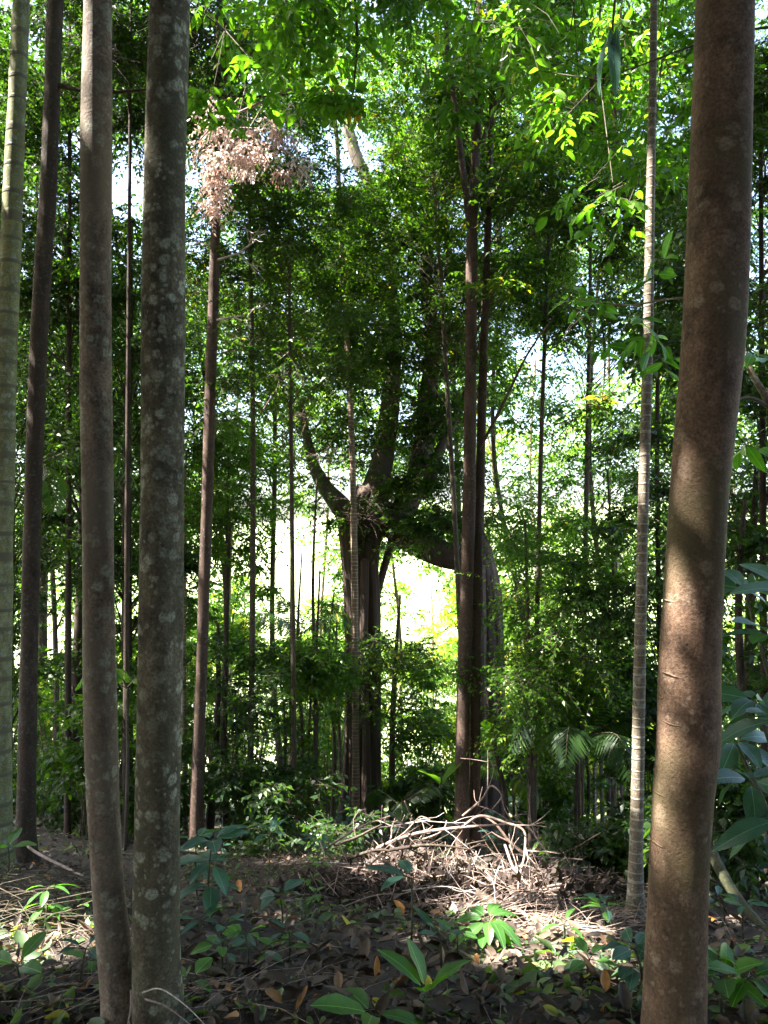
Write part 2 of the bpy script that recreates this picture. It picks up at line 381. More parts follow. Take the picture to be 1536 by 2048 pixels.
# ------------------------------------------------------------------ sunlit spots (photo pixel, distance, radius)
for x, y, d, r in ((1355, 880, 2.3, .02), (1348, 950, 2.3, .02), (1336, 1130, 2.3, .02), (1330, 1200, 2.3, .03), (1322, 1290, 2.3, .04), (1316, 1380, 2.3, .035), (1308, 1470, 2.3, .015),
                   (1304, 1560, 2.3, .04), (1302, 1630, 2.3, .03), (1300, 1700, 2.3, .012),
                   (1296, 330, 4.35, .07), (1295, 400, 4.35, .08), (1290, 520, 4.35, .08), (1287, 600, 4.35, .07), (1265, 1500, 4.35, .07), (1268, 1560, 4.35, .05), (1283, 940, 4.35, .05),
                   (706, 1100, 11, .12), (706, 1200, 11, .14), (706, 1290, 11, .14), (704, 1380, 11, .10), (700, 1010, 11, .1),
                   (925, 1100, 8.6, .07), (925, 1200, 8.6, .07), (945, 1150, 8.6, .06), (945, 960, 8.6, .05), (940, 560, 8.6, .06),
                   (900, 1680, 5.6, .3), (800, 1690, 5.7, .22), (820, 1640, 6.6, .32), (890, 1670, 6.1, .28), (990, 1665, 6.0, .25), (800, 1720, 5.8, .25), (1010, 1750, 5.2, .35), (1000, 1800, 4.9, .33), (1080, 1790, 4.9, .25), (960, 1830, 4.7, .22),
                   (1080, 1870, 4.3, .2), (860, 1760, 5.4, .15), (740, 1740, 5.6, .12),
                   (460, 300, 7.2, .6), (430, 350, 7.2, .5), (520, 330, 7.4, .3), (520, 520, 7.4, .36), (510, 610, 7.4, .36), (450, 540, 7.6, .2),
                   (730, 985, 12, .12), (720, 330, 12.5, .4), (850, 520, 12.5, .3),
                   (450, 180, 5.0, .25), (530, 260, 5.5, .3), (1200, 350, 3.6, .16), (1230, 220, 3.8, .35), (1350, 520, 2.9, .08), (1150, 280, 4, .25), (1000, 60, 4.9, .25), (1230, 60, 4.8, .3), (700, 240, 6, .3), (1205, 810, 8, .4),
                   (85, 1790, 3.4, .10), (75, 1760, 3.4, .06), (425, 830, 8.3, .08), (985, 1470, 11.4, .3), (560, 820, 8.5, .3)):
    hole(P(x, y, d), r)
for x, y, r in ((1130, 1870, .34), (1100, 1905, .36), (1180, 1920, .26), (1260, 1985, .13), (60, 1870, .24), (110, 1885, .28), (160, 1870, .18), (90, 1925, .1), (450, 1705, .2), (385, 1700, .1), (975, 1860, .12), (830, 1880, .05), (560, 1845, .05), (1400, 1700, .1)):
    hole(ground_hit(x, y), r)

# ------------------------------------------------------------------ ground
def build_ground():
    n = 340; k = 9.0; t = np.linspace(-1, 1, n)
    xs = 2600*np.sinh(k*t)/np.sinh(k); ys = 4 + 2600*np.sinh(k*t)/np.sinh(k)
    X, Y = np.meshgrid(xs, ys); V = np.stack([X, Y, gz(X, Y)], -1).reshape(-1, 3)
    i = np.arange(n-1)[:, None]*n; j = np.arange(n-1)[None]
    g = Geo(); g.add(V, np.stack([i+j, i+j+1, i+n+j+1, i+n+j], -1).reshape(-1, 4))
    m, nn, out = newmat("forest_soil"); ge = node(nn, "NewGeometry")
    a = node(nn, "TexNoise", Scale=2.3, Detail=10.0, Roughness=.7); b = node(nn, "TexNoise", Scale=60.0, Detail=6.0, Roughness=.75)
    c = node(nn, "TexNoise", Scale=.12, Detail=8.0)
    for q in (a, b, c): nn.links.new(ge.outputs["Position"], q.inputs["Vector"])
    soil = ramp(nn, a.outputs[0], [(.35, (.022, .016, .012)), (.5, (.045, .032, .024)), (.65, (.07, .052, .039))])
    soil = mixc(nn, .8, soil, ramp(nn, b.outputs[0], [(.3, .3), (.7, 1.7)]), 'MULTIPLY')
    grass = mixc(nn, .6, ramp(nn, c.outputs[0], [(.35, (.14, .19, .07)), (.5, (.24, .28, .13)), (.65, (.36, .38, .24))]), ramp(nn, b.outputs[0], [(.3, .7), (.7, 1.3)]), 'MULTIPLY')
    sp = node(nn, "SeparateXYZ"); nn.links.new(ge.outputs["Position"], sp.inputs[0])
    mr = node(nn, "MapRange"); mr.inputs["From Min"].default_value = 15; mr.inputs["From Max"].default_value = 22; nn.links.new(sp.outputs[1], mr.inputs[0])
    col = mixc(nn, mr.outputs[0], soil, grass)
    p = node(nn, "BsdfPrincipled", Roughness=.9); nn.links.new(col, p.inputs["Base Color"])
    bp = node(nn, "Bump", Strength=.8, Distance=.03); nn.links.new(b.outputs[0], bp.inputs["Height"]); nn.links.new(bp.outputs[0], p.inputs["Normal"]); nn.links.new(p.outputs[0], out.inputs[0])
    o = g.build("ground", m); tag(o, "brown forest floor sloping down to a sunlit clearing", "ground", kind="structure")
build_ground()

# ------------------------------------------------------------------ trees
def trunk_path(spec, d, d2=None):            # spec: (x, y, width in photo pixels); bottom first
    d2 = d if d2 is None else d2; n = len(spec); pts = []; rad = []
    for i, (x, y, wd) in enumerate(spec):
        dd = d + (d2-d)*i/(n-1); pts.append(P(x, y, dd)); rad.append(wd/2*dd/F)
    return pts, rad
def fit_base(pts, rad, flare=1.25):          # continue the trunk into the ground
    b = np.array(pts[0]); g = gz(b[0], b[1])
    if b[2] > g - .05:
        up = nrm(np.array(pts[1])-b); b2 = b - up*((b[2]-g+.12)/max(up[2], .5)); u2 = min(.8, 2.6*rad[0]/max(.05, np.linalg.norm(np.array(pts[1])-b))); b3 = b+(np.array(pts[1])-b)*u2; pts = [b2, b, b3] + list(pts)[1:] if u2 < .8 else [b2, b] + list(pts)[1:]; rad = [rad[0]*flare*1.35, rad[0]*flare, rad[0]] + list(rad)[1:] if u2 < .8 else [rad[0]*flare] + list(rad)
    return pts, rad

def tree(name, label, cat, spec, d, bark, d2=None, group=None, top=9.0, lobes=0.0, rough=.02, nseg=20, leaf=None, crown=None, limbs=True, seed=1, extra=None, rings=0, flare=1.25, twr=.003):
    """crown: list of dict(c=(x,y), z=(z0,z1), r, n, rc, ntw, nl, L, W)"""
    rng = RNG(seed)
    pts, rad = trunk_path(spec, d, d2); pts, rad = fit_base(pts, rad, flare)
    pts = [np.asarray(p) for p in pts]
    if top > pts[-1][2]:
        up = nrm(pts[-1]-pts[-2]); q = pts[-1] + up*(top-pts[-1][2]); q[0] += rng.normal(0, .1); q[1] += rng.normal(0, .1)
        pts.append(q); rad.append(rad[-1]*.55)
    base = np.array([pts[0][0], pts[0][1], float(gz(pts[0][0], pts[0][1]))])
    t = thing(name, label, cat, base, group)
    g = Geo(); ln = sum(np.linalg.norm(b-a) for a, b in zip(pts, pts[1:]))
    axis = tube(g, pts, rad, nseg, int(min(220, max(24, ln*(14 if nseg > 12 else 5)))), lobes, rough, seed, rings=rings)
    g.build("trunk", BARK[bark], t, base)
    lg, bgm = Geo(), Geo()
    for cr in crown or []:
        cc = cr.get('c', None)
        z0, z1 = cr['z']
        if cc is None:
            zi = np.argmin(np.abs(axis[:, 2]-(z0+z1)/2)); cc = axis[zi][:2]
        C = clumps(rng, cc[0], cc[1], z0, z1, cr['r'], cr['n'])
        if limbs and cr.get('limbs', True):
            zt = np.clip(C[:, 2] - cr['r']*rng.uniform(.3, .9, len(C)), axis[3][2], axis[-1][2]-.05)
            A = np.stack([np.interp(zt, axis[:, 2], axis[:, k]) for k in (0, 1)] + [zt], 1)
            ra = np.clip(np.interp(zt, axis[:, 2], np.linspace(rad[1], rad[-1], len(axis)))*.24, .005, .03)
            twigs(bgm, A, C, ra, .003, sag=.08, filt=True)
        foliage(rng, lg, bgm if cr.get('tw', False) else None, C, cr.get('rc', .42), cr.get('ntw', 26), cr.get('nl', 9), cr['L'], cr['W'], fine=cr.get('fine', False),
                tone=cr.get('tone', (.1, .8)), droop=cr.get('droop', .35), njit=cr.get('njit', .6), twr=twr)
    if extra: extra(t, base, axis, bgm, lg)
    if bgm.v: bgm.build("branches", BARK[bark], t, base)
    if lg.v: lg.build("crown", LEAF[leaf or 'small'], t, base)
    return t

OVER = dict(rc=.75, ntw=26, nl=9, L=.15, W=.075, njit=.5)
def over(r, z, n, c=None):
    q = dict(OVER, r=r, z=z, n=n)
    if c: q['c'] = c
    return q

# foreground trunks (crowns are high overhead, outside the picture)
tree("tree", "pale green ringed trunk at the left edge", "tree", [(-2, 1720, 46), (1, 1500, 43), (1, 1360, 42), (6, 1000, 41), (14, 680, 40), (28, 340, 37), (43, 0, 32)], 6.25, "pale", top=13,
     crown=[over(3.2, (9.3, 13.5), 80)], seed=11, rings=6)
def branch_T2(t, base, axis, bgm, lg):
    b = Geo(); tube(b, [P(108, 170, 6.7), P(190, 185, 6.6), P(330, 178, 6.6), P(430, 190, 6.5), P(540, 192, 6.4), P(600, 185, 6.3)], [.02, .016, .012, .01, .007, .003], 6, 24, rough=.08)
    b.build("bough", BARK["dark"], t, base); b = Geo(); tube(b, [P(95, 700, 6.7), P(140, 740, 6.9), P(165, 790, 7.0)], [.012, .008, .003], 5, 8)
    b.build("bough", BARK["dark"], t, base, )
tree("tree", "dark slim trunk just right of the pale green trunk", "tree", [(50, 1705, 38), (57, 1360, 33), (66, 1000, 33), (78, 680, 35), (98, 340, 32), (111, 0, 32)], 6.7, "dark", top=13,
     crown=[over(3.0, (8.8, 12.5), 70)], seed=12, extra=branch_T2, leaf='dark')
tree("tree", "pinkish grey mottled trunk, thinner of the leaning pair joined at the foot", "tree",
     [(243, 2015, 66), (229, 1900, 66), (209, 1660, 63), (199, 1360, 62), (196, 1000, 60), (191, 680, 62), (192, 340, 60), (196, 0, 57)], 2.63, "pink", top=12,
     crown=[over(3.0, (8.0, 12.0), 60)], seed=13, nseg=40, flare=1.1)
tree("tree", "thick dark trunk spotted with grey lichen, larger of the pair joined at the foot", "tree",
     [(316, 2060, 102), (313, 1900, 90), (316, 1660, 87), (320, 1360, 85), (324, 1000, 84), (326, 680, 86), (331, 340, 83), (339, 0, 79)], 2.58, "lich", top=13,
     crown=[over(3.2, (8.5, 13.0), 80)], seed=14, nseg=48, flare=1.2)
def ridges(t, base, axis, bgm, lg):
    rg = RNG(2)
    for i, yy in enumerate((905, 945, 1015, 1190, 1210, 1340, 1372, 1425, 1505, 1590, 1690, 1722, 1478, 1120)):
        i0 = np.argmin(np.abs(pix(axis)[1]-yy)); c = axis[i0]; R_ = abs(np.interp(yy, [0, 1190, 1360, 2048], [56, 56, 58, 59])*2.35/F); a0 = rg.uniform(2.7, 3.6) if i % 4 else rg.uniform(4.2, 5.2); a = a0+np.linspace(0, rg.uniform(.4, 1.2), 7)
        pts = np.stack([c[0]+R_*1.005*np.cos(a), c[1]+R_*1.005*np.sin(a), c[2]-np.linspace(0, rg.uniform(.002, .012), 7)+rg.normal(0, .0008, 7)], 1)
        g = Geo(); tube(g, pts, [.0008, .0022, .0028, .002, .0008], 6, 18, rough=.1, seed=i); g.build("bark_ridge", BARK["big"], t, base)
tree("tree", "big smooth brown trunk with sunlit ridges at the right", "tree",
     [(1344, 2110, 124), (1347, 2048, 118), (1356, 1800, 112), (1366, 1600, 116), (1377, 1470, 121), (1377, 1360, 116), (1385, 1190, 112), (1397, 1000, 114), (1426, 680, 118), (1440, 340, 120), (1449, 0, 112)], 2.35, "big", top=13,
     crown=[over(3.4, (8.0, 13.0), 90)], seed=15, nseg=48, rough=.012, extra=ridges)
tree("palm", "slim pale ringed palm stem left of the big brown trunk", "palm",
     [(1271, 1825, 32), (1272, 1700, 26), (1274, 1600, 25), (1279, 1360, 23), (1287, 1000, 21), (1296, 680, 20), (1302, 340, 17), (1308, 0, 14)], 4.4, "palm", top=9.0,
     crown=[over(1.6, (7.0, 9.5), 20)], seed=16, rings=45)
FINE = dict(rc=.40, ntw=30, nl=10, L=.062, W=.030)
def fork_K1(t, base, axis, bgm, lg):
    b = Geo(); tube(b, [P(942, 470, 8.6), P(928, 360, 8.5), P(912, 230, 8.4), P(896, 110, 8.3), P(888, -60, 8.2)], [.045, .036, .03, .025, .02], 10, 30, rough=.05)
    b.build("bough", BARK["red"], t, base); b = Geo(); tube(b, [P(960, 300, 8.6), P(1000, 190, 8.4), P(1060, 120, 8.2), P(1120, 80, 8.0)], [.03, .02, .014, .008], 8, 20, rough=.05)
    b.build("bough", BARK["red"], t, base); b = Geo(); tube(b, [P(958, 900, 8.6), P(1010, 800, 8.5), P(1060, 700, 8.4), P(1110, 630, 8.3)], [.02, .016, .012, .005], 6, 20, rough=.05)
    b.build("bough", BARK["red"], t, base)
tree("tree", "reddish brown trunk forking high up, left stem of the centre right pair", "tree",
     [(923, 1735, 30), (925, 1500, 28), (928, 1360, 27), (938, 1000, 26), (942, 680, 23), (946, 400, 22), (955, 250, 16), (958, 0, 12)], 8.6, "red", top=11,
     crown=[dict(FINE, r=1.3, z=(3.2, 9.5), n=36)], seed=17, extra=fork_K1)
tree("tree", "slim dark trunk, right stem of the centre right pair", "tree",
     [(951, 1740, 22), (950, 1500, 21), (951, 1360, 20), (959, 1000, 20), (968, 680, 16), (978, 400, 14), (985, 150, 10)], 8.7, "red", top=10,
     crown=[dict(FINE, r=1.2, z=(4.0, 9.0), n=36, c=(1.5, 8.9))], seed=18)
tree("tree", "slim brown trunk behind the lichen trunk with dead twigs on it", "tree",
     [(391, 1690, 28), (397, 1500, 24), (402, 1360, 23), (414, 1000, 23), (424, 680, 22), (432, 420, 19), (436, 180, 14)], 8.3, "red", top=10.5,
     crown=[dict(FINE, r=1.1, z=(5.5, 9.5), n=26)], seed=19)
tree("tree", "dark trunk leaning behind the slim dark trunk at far left", "tree", [(98, 1600, 32), (88, 1480, 26), (84, 1300, 20), (90, 1050, 18), (110, 750, 15)], 18, "dark", top=9, seed=20,
     crown=[dict(rc=.7, ntw=26, nl=9, L=.11, W=.055, r=2.2, z=(0, 10), n=50)], leaf='dark')
tree("tree", "dark trunk with a flared foot left of the pinkish trunk", "tree", [(138, 1640, 34), (145, 1500, 30), (155, 1360, 25), (164, 1150, 22), (172, 900, 19)], 11.7, "dark", top=10, seed=21,
     crown=[dict(rc=.55, ntw=28, nl=9, L=.085, W=.042, r=1.7, z=(1.5, 9.5), n=60)], leaf='dark')
tree("tree", "slender white flecked stem standing in front of the fig trunk", "tree",
     [(712, 1690, 17), (711, 1500, 15), (710, 1300, 14), (708, 1050, 13), (703, 870, 12), (692, 640, 10), (680, 430, 9), (674, 280, 8)], 10.9, "tan", top=9, seed=22, nseg=10,
     crown=[dict(FINE, r=.9, z=(5.0, 9.5), n=26)], rings=30)

# ------------------------------------------------------------------ strangler fig (one tree: two legs joined by an arching limb)
def fig():
    d = 12.2; b = P(722, 1660, d); b[2] = gz(b[0], b[1])
    t = thing("fig_tree", "huge fluted fig with two legs joined by an arching limb", "tree", b)
    g = Geo(); R = lambda px: px/2*d/F
    def T(spec, lobes=.12, nseg=40, nring=80, dd=d, seed=0):
        pts, rad = trunk_path(spec, dd); tube(g, pts, rad, nseg, nring, lobes, .03, seed)
    T([(722, 1690, 100), (722, 1600, 72), (726, 1450, 62), (726, 1250, 62), (724, 1120, 66), (728, 1040, 78), (745, 980, 60)], .16, seed=1)
    T([(700, 1690, 46), (702, 1550, 28), (703, 1350, 24), (700, 1150, 26), (690, 1050, 30)], .15, dd=d-.25, seed=2)
    T([(752, 1690, 40), (749, 1550, 24), (750, 1350, 22), (747, 1180, 22), (738, 1080, 26)], .15, dd=d-.2, seed=3)
    T([(732, 1690, 26), (733, 1500, 15), (728, 1300, 15), (730, 1120, 17)], .15, dd=d-.42, seed=4)
    T([(676, 1700, 40), (688, 1620, 24), (695, 1500, 14), (700, 1400, 8)], .1, dd=d-.3, seed=5, nring=30)
    T([(752, 1195, 16), (762, 1160, 14), (775, 1110, 15), (788, 1060, 16)], .08, nseg=16, nring=30, seed=6)
    # arching limb to the right leg
    T([(735, 1010, 60), (775, 1040, 62), (830, 1080, 56), (885, 1108, 52), (935, 1115, 50), (975, 1110, 46)], .12, seed=7, nring=60)
    T([(980, 1700, 62), (982, 1600, 46), (988, 1450, 40), (985, 1300, 44), (978, 1180, 46), (962, 1105, 44), (950, 1060, 30)], .15, seed=8)
    T([(962, 1700, 30), (966, 1560, 17), (964, 1400, 17), (962, 1250, 20), (958, 1130, 24)], .15, dd=d-.2, seed=9)
    T([(1000, 1700, 26), (1000, 1560, 13), (1000, 1400, 14), (990, 1230, 20), (980, 1150, 20)], .12, dd=d-.1, seed=10)
    g.build("trunk", BARK["fig"], t, b)
    g = Geo()
    T([(712, 1060, 48), (680, 1010, 40), (655, 980, 30), (632, 940, 24), (615, 880, 18), (600, 800, 12)], .06, seed=11, nring=40)
    T([(745, 1010, 60), (760, 940, 46), (775, 860, 42), (785, 760, 34), (790, 680, 26), (785, 600, 20), (775, 480, 16), (745, 380, 22), (715, 320, 26), (700, 270, 22), (690, 200, 14)], .05, seed=12)
    T([(790, 1050, 50), (825, 980, 44), (845, 900, 42), (855, 800, 36), (865, 680, 28), (850, 560, 26), (855, 500, 22), (870, 400, 20), (850, 320, 16)], .05, seed=13)
    T([(850, 990, 26), (885, 890, 20), (905, 850, 16), (960, 700, 12), (1015, 250, 14), (1030, 150, 12)], .05, nseg=16, seed=14)
    g.build("limbs", BARK["figpale"], t, b)
    rng = RNG(77); lg, tg = Geo(), Geo()
    for cx, cy, rx, ry, n in ((780, 900, 110, 80, 16), (880, 880, 60, 90, 14), (740, 1010, 60, 30, 8), (850, 1010, 90, 55, 26), (760, 1070, 60, 40, 10), (640, 900, 90, 90, 16), (790, 850, 120, 80, 20), (900, 1060, 70, 30, 14), (600, 640, 160, 140, 40), (820, 600, 150, 150, 44), (850, 350, 160, 130, 40), (700, 480, 160, 120, 34), (1000, 560, 150, 160, 40)):
        C = np.array([P(cx + rx*rng.uniform(-1, 1), cy + ry*rng.uniform(-1, 1), d + rng.uniform(-1.2, .7)) for _ in range(int(n*1.5))])
        C = C[rng.uniform(0, 1, len(C)) < (dens(C) if cy < 800 else .5)]
        foliage(rng, lg, tg, C, .42, 24, 9, .075, .036, twr=.004)
        A = C + rng.normal(0, .35, C.shape); twigs(tg, A, C, .012, .004)
    tg.build("branches", BARK["fig"], t, b); lg.build("crown", LEAF["small"], t, b)
    v = Geo(); C = np.array([P(985+rng.uniform(-18, 18), 1465+rng.uniform(-28, 28), 11.5) for _ in range(5)])
    foliage(rng, v, None, C, .12, 6, 3, .16, .10, fine=True, tone=(.7, .9)); v.build("climber_leaves", LEAF["bright"], t, b)
fig()

# ------------------------------------------------------------------ mid-distance leafy trees
def zpx(y, d): return P(768, y, d)[2]
MID = [  # label, x base, x top, d, width px, crown top y, crown bottom y, radius m, clumps, leaf, L
 ("thin dark stemmed tree left of the fig with fine hanging leaves", 590, 575, 9.0, 11, 230, 930, 1.25, 80, 'small', .062),
 ("small leaved tree forming the dense green mass right of the fig", 1062, 1050, 8.6, 12, 980, 1480, 1.0, 66, 'bright', .058),
 ("tall thin tree with leaves against the bright gap right of centre", 1160, 1185, 10.0, 12, 200, 900, 1.5, 70, 'small', .075),
 ("small leaved tree just left of the big brown trunk", 1225, 1215, 9.4, 11, 880, 1500, 1.2, 52, 'bright', .066),
 ("forked sapling with a round crown left of the fig", 452, 458, 10.0, 10, 840, 1110, .75, 34, 'bright', .07),
 ("leaning dark tree glimpsed between the joined pair", 255, 262, 10.0, 24, 380, 1300, 1.2, 70, 'dark', .085),
 ("bushy tree at the far left behind the pale green trunk", 12, 20, 10.5, 20, 80, 1450, 1.5, 90, 'dark', .08),
 ("dark leaved tree closing the right edge", 1530, 1520, 6.6, 16, 60, 1500, 1.0, 100, 'dark', .085),
 ("tree with glossy leaves between the ringed palm and the brown trunk", 1330, 1320, 8.4, 12, 250, 1450, 1.1, 80, 'dark', .075),
 ("slim stem right of the fig trunk with sparse low leaves", 783, 800, 11.3, 14, 1130, 1520, .8, 30, 'small', .07),
 ("thin straight sapling with a tuft of leaves left of the fig", 634, 640, 10.2, 9, 1080, 1400, .8, 44, 'bright', .07),
 ("dark leafed tree high between the two left trunks and the pinkish one", 135, 140, 9.4, 14, -60, 640, 1.3, 100, 'dark', .08),
 ("dark crowned tree high behind the joined pair", 250, 262, 8.2, 12, -80, 230, 1.2, 50, 'dark', .08),
 ("leafy tree high behind the slim brown trunk", 500, 490, 9.6, 13, 0, 640, 1.4, 60, 'small', .062),
 ("leafy tree high above the arch of the fig", 942, 850, 10.4, 12, 60, 700, 1.5, 90, 'small', .064),
 ("tree with fine leaves high at the upper right", 1066, 1120, 9.2, 11, -60, 640, 1.5, 90, 'small', .064),
]
for i, (lab, xb, xt, d, wd, yt, yb, r, n, lf, L) in enumerate(MID):
    g0 = P(xb, 1600, d); yb0 = pix(np.array([g0[0], d, float(gz(g0[0], d))]))[1]
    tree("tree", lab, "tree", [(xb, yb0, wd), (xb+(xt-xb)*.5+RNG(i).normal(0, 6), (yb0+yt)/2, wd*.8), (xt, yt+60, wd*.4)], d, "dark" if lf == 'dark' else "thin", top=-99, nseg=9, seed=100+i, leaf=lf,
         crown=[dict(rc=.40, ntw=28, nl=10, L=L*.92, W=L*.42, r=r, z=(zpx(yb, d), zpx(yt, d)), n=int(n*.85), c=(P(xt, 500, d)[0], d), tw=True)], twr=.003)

# second and third rows
rng = RNG(5)
row_lab = ["behind the pale green trunk", "behind the dark slim trunk", "seen between the pinkish and lichen trunks", "behind the slim brown trunk", "left of the fig's left leg", "above the arch of the fig", "right of the centre right pair",
           "behind the ringed palm stem", "behind the big brown trunk", "beyond the right edge bushes"]
for k, x in enumerate((-90, 110, 270, 420, 570, 915, 1040, 1220, 1400, 1580)):
    d = 14.5 + rng.uniform(-1.5, 1.5); g0 = P(x, 1600, d); yb0 = pix(np.array([g0[0], d, float(gz(g0[0], d))]))[1]
    tree("tree", "tall leafy tree further back " + row_lab[k], "tree", [(x, yb0, 14), (x+rng.normal(0, 20), 1350, 11), (x+rng.normal(0, 32), 900, 9), (x+rng.normal(0, 50), 300, 4)], d, "thin", top=-99, nseg=8, seed=200+k,
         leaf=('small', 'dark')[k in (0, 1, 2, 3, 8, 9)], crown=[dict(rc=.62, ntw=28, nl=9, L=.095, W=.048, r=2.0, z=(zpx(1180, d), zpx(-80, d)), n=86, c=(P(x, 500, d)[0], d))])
far_lab = "sunlit leafy tree in the far row beyond the clearing"
for k, x in enumerate((-60, 60, 190, 330, 470, 640, 800, 960, 1090, 1220, 1350, 1480, 1620)):
    d = 24 + rng.uniform(-3, 4); g0 = P(x, 1600, d); yb0 = pix(np.array([g0[0], d, float(gz(g0[0], d))]))[1]
    yt = rng.uniform(250, 700)
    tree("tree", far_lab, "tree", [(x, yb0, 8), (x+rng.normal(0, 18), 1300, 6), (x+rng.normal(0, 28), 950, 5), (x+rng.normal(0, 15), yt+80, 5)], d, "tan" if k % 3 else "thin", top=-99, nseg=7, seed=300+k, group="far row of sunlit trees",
         leaf='small' if k < 5 else 'far', crown=[dict(rc=1.0, ntw=26, nl=8, L=.15, W=.08, r=2.3, z=(zpx(1330, d), zpx(yt, d)), n=44, c=(P(x, 500, d)[0], d))])

# unseen forest trees added behind and beside the camera to shade the scene
for k, (x, y, z0) in enumerate(((-5.5, 1.0, 1.5), (-4.6, -2.5, .8), (-2.0, -4.5, .6), (1.2, -5.2, .6), (4.2, -3.6, .8), (5.8, .2, 1.0), (-7.2, 4.5, 2.0), (-1.0, -9.0, 1.0), (3.5, -9.0, 1.0), (-7.0, -7.0, 1), (-2.6, .3, 5.5), (-4.2, 1.8, 6.5), (-9.5, 8.5, 4), (-12.5, 13, 3), (-10, 17, 3), (0.3, -1.8, 6.5))):
    base = np.array([x, y, float(gz(x, y))]); rg = RNG(950+k); t = thing("tree", "unseen forest tree added for shade, beside or behind the photographer", "tree", base, "unseen shade trees around the photographer")
    g = Geo(); tube(g, [base-[0, 0, .1], base+[.1, 0, 5], base+[0, .1, 11]], [.11, .08, .03], 14, 50, rough=.03, seed=k); g.build("trunk", BARK["dark"], t, base)
    C = clumps(rg, x, y, z0, 12.5, 2.5, 130); lg, b2 = Geo(), Geo(); foliage(rg, lg, None, C, .75, 26, 9, .15, .075)
    twigs(b2, np.stack([x+0*C[:, 2], y+0*C[:, 2], np.clip(C[:, 2]-1, .5, 10)], 1), C, .02, .004, filt=True); b2.build("branches", BARK["dark"], t, base); lg.build("crown", LEAF["dark"], t, base)

# shrubs filling the understory
SH = [("dark shrub beyond the two left trunks", 40, 13.5, 1420, 1600, .9, 30, 'dark', .085), ("low dark bush left of the flared dark trunk", 115, 10.5, 1540, 1640, .5, 18, 'dark', .08), ("low bush behind the foot of the joined pair", 300, 9.5, 1560, 1660, .6, 22, 'dark', .08),
      ("leafy green shrub low behind the slim brown trunk", 500, 9.2, 1250, 1640, .8, 34, 'dark', .075), ("broad leaved bush between the slim brown trunk and saplings", 540, 8.6, 1520, 1660, .6, 22, 'dark', .085),
      ("dark bush seen between the joined pair", 245, 8.5, 1320, 1660, .6, 26, 'small', .09), ("green shrub behind the dark slim trunk", 110, 12.5, 1200, 1560, 1.1, 34, 'small', .09),
      ("small shrub under the arch of the fig", 850, 11.8, 1260, 1560, .8, 34, 'bright', .08), ("sparse green bush left of the reddish trunks", 870, 10, 1540, 1640, .6, 16, 'dark', .10),
      ("green bush right of the fig's right leg", 1080, 10.5, 1420, 1680, .8, 34, 'small', .09), ("dark bush with shining leaves left of the ringed palm", 1215, 6.3, 1620, 1760, .42, 20, 'dark', .08),
      ("bush between the ringed palm and the brown trunk", 1320, 8.0, 1300, 1700, .5, 26, 'dark', .10), ("dark bush low at the right edge", 1490, 5.5, 1500, 1720, .6, 30, 'dark', .09),
      ("low plants left of the fig's flared foot", 610, 8.0, 1630, 1680, .7, 12, 'dark', .07), ("pale green shrub left of the saplings", 400, 11.5, 1150, 1600, 1.0, 34, 'bright', .09),
      ("shrub in the shade behind the pinkish trunk's foot", 180, 9.5, 1380, 1560, .7, 20, 'small', .09), ("sunlit bush glimpsed beside the fig's left leg", 660, 14, 1130, 1500, 1.0, 34, 'bright', .09)]
for i, (lab, x, d, yt, yb, r, n, lf, L) in enumerate(SH):
    g0 = P(x, 1600, d); z = float(gz(g0[0], d)); base = np.array([g0[0], d, z]); rg = RNG(400+i)
    t = thing("shrub", lab, "shrub", base); lg, sg = Geo(), Geo()
    C = clumps(rg, base[0], d, max(z+.15, zpx(yb, d)), zpx(yt, d), r, n); foliage(rg, lg, sg, C, .26, 16, 8, L, L*.45, twr=.0025)
    A = np.repeat(base[None]-[0, 0, .05], len(C), 0) + rg.normal(0, .06, C.shape)*[1, 1, 0]; twigs(sg, A, C, .009, .003, sag=.03)
    sg.build("stems", BARK["thin"], t, base); lg.build("foliage", LEAF[lf], t, base)

for k in range(22):
    rg = RNG(450+k); x = -60 + k*80 + rg.normal(0, 25); d = rg.uniform(15, 21); yt = rg.uniform(1180, 1400) + (90 if 540 < x < 900 else 0); yb = yt + 260
    g0 = P(x, 1600, d); z = float(gz(g0[0], d)); base = np.array([g0[0], d, z]); r = rg.uniform(1.1, 1.7)
    t = thing("shrub", "sunlit pale green bush on the far side of the slope", "shrub", base, "sunlit bushes down the slope"); lg, sg = Geo(), Geo()
    C = clumps(rg, base[0], d, z+.1, zpx(yt, d), r, 40); foliage(rg, lg, None, C, .5, 18, 8, .12, .055, tone=(.2, .95))
    twigs(sg, np.repeat(base[None], len(C), 0), C, .02, .005); sg.build("stems", BARK["tan"], t, base); lg.build("foliage", LEAF["far"], t, base)
for k in range(11):
    rg = RNG(480+k); x = 330 + k*75 + rg.normal(0, 20); d = rg.uniform(36, 60); base = np.array([P(x, 1100, d)[0], d, 0]); base[2] = float(gz(base[0], d)); ht = rg.uniform(5, 9)
    t = thing("tree", "small pale far-off tree in the bright clearing", "tree", base, "small far trees in the clearing"); lg, sg = Geo(), Geo(); tube(sg, [base-[0, 0, .1], base+[.1, 0, ht*.5], base+[0, 0, ht*.9]], [.12, .09, .04], 7, 12)
    C = clumps(rg, base[0], d, base[2]+ht*.3, base[2]+ht, ht*.3, 22); foliage(rg, lg, None, C, 1.0, 22, 8, .26, .13, tone=(.4, .95)); sg.build("trunk", BARK["tan"], t, base); lg.build("crown", LEAF["far"], t, base)
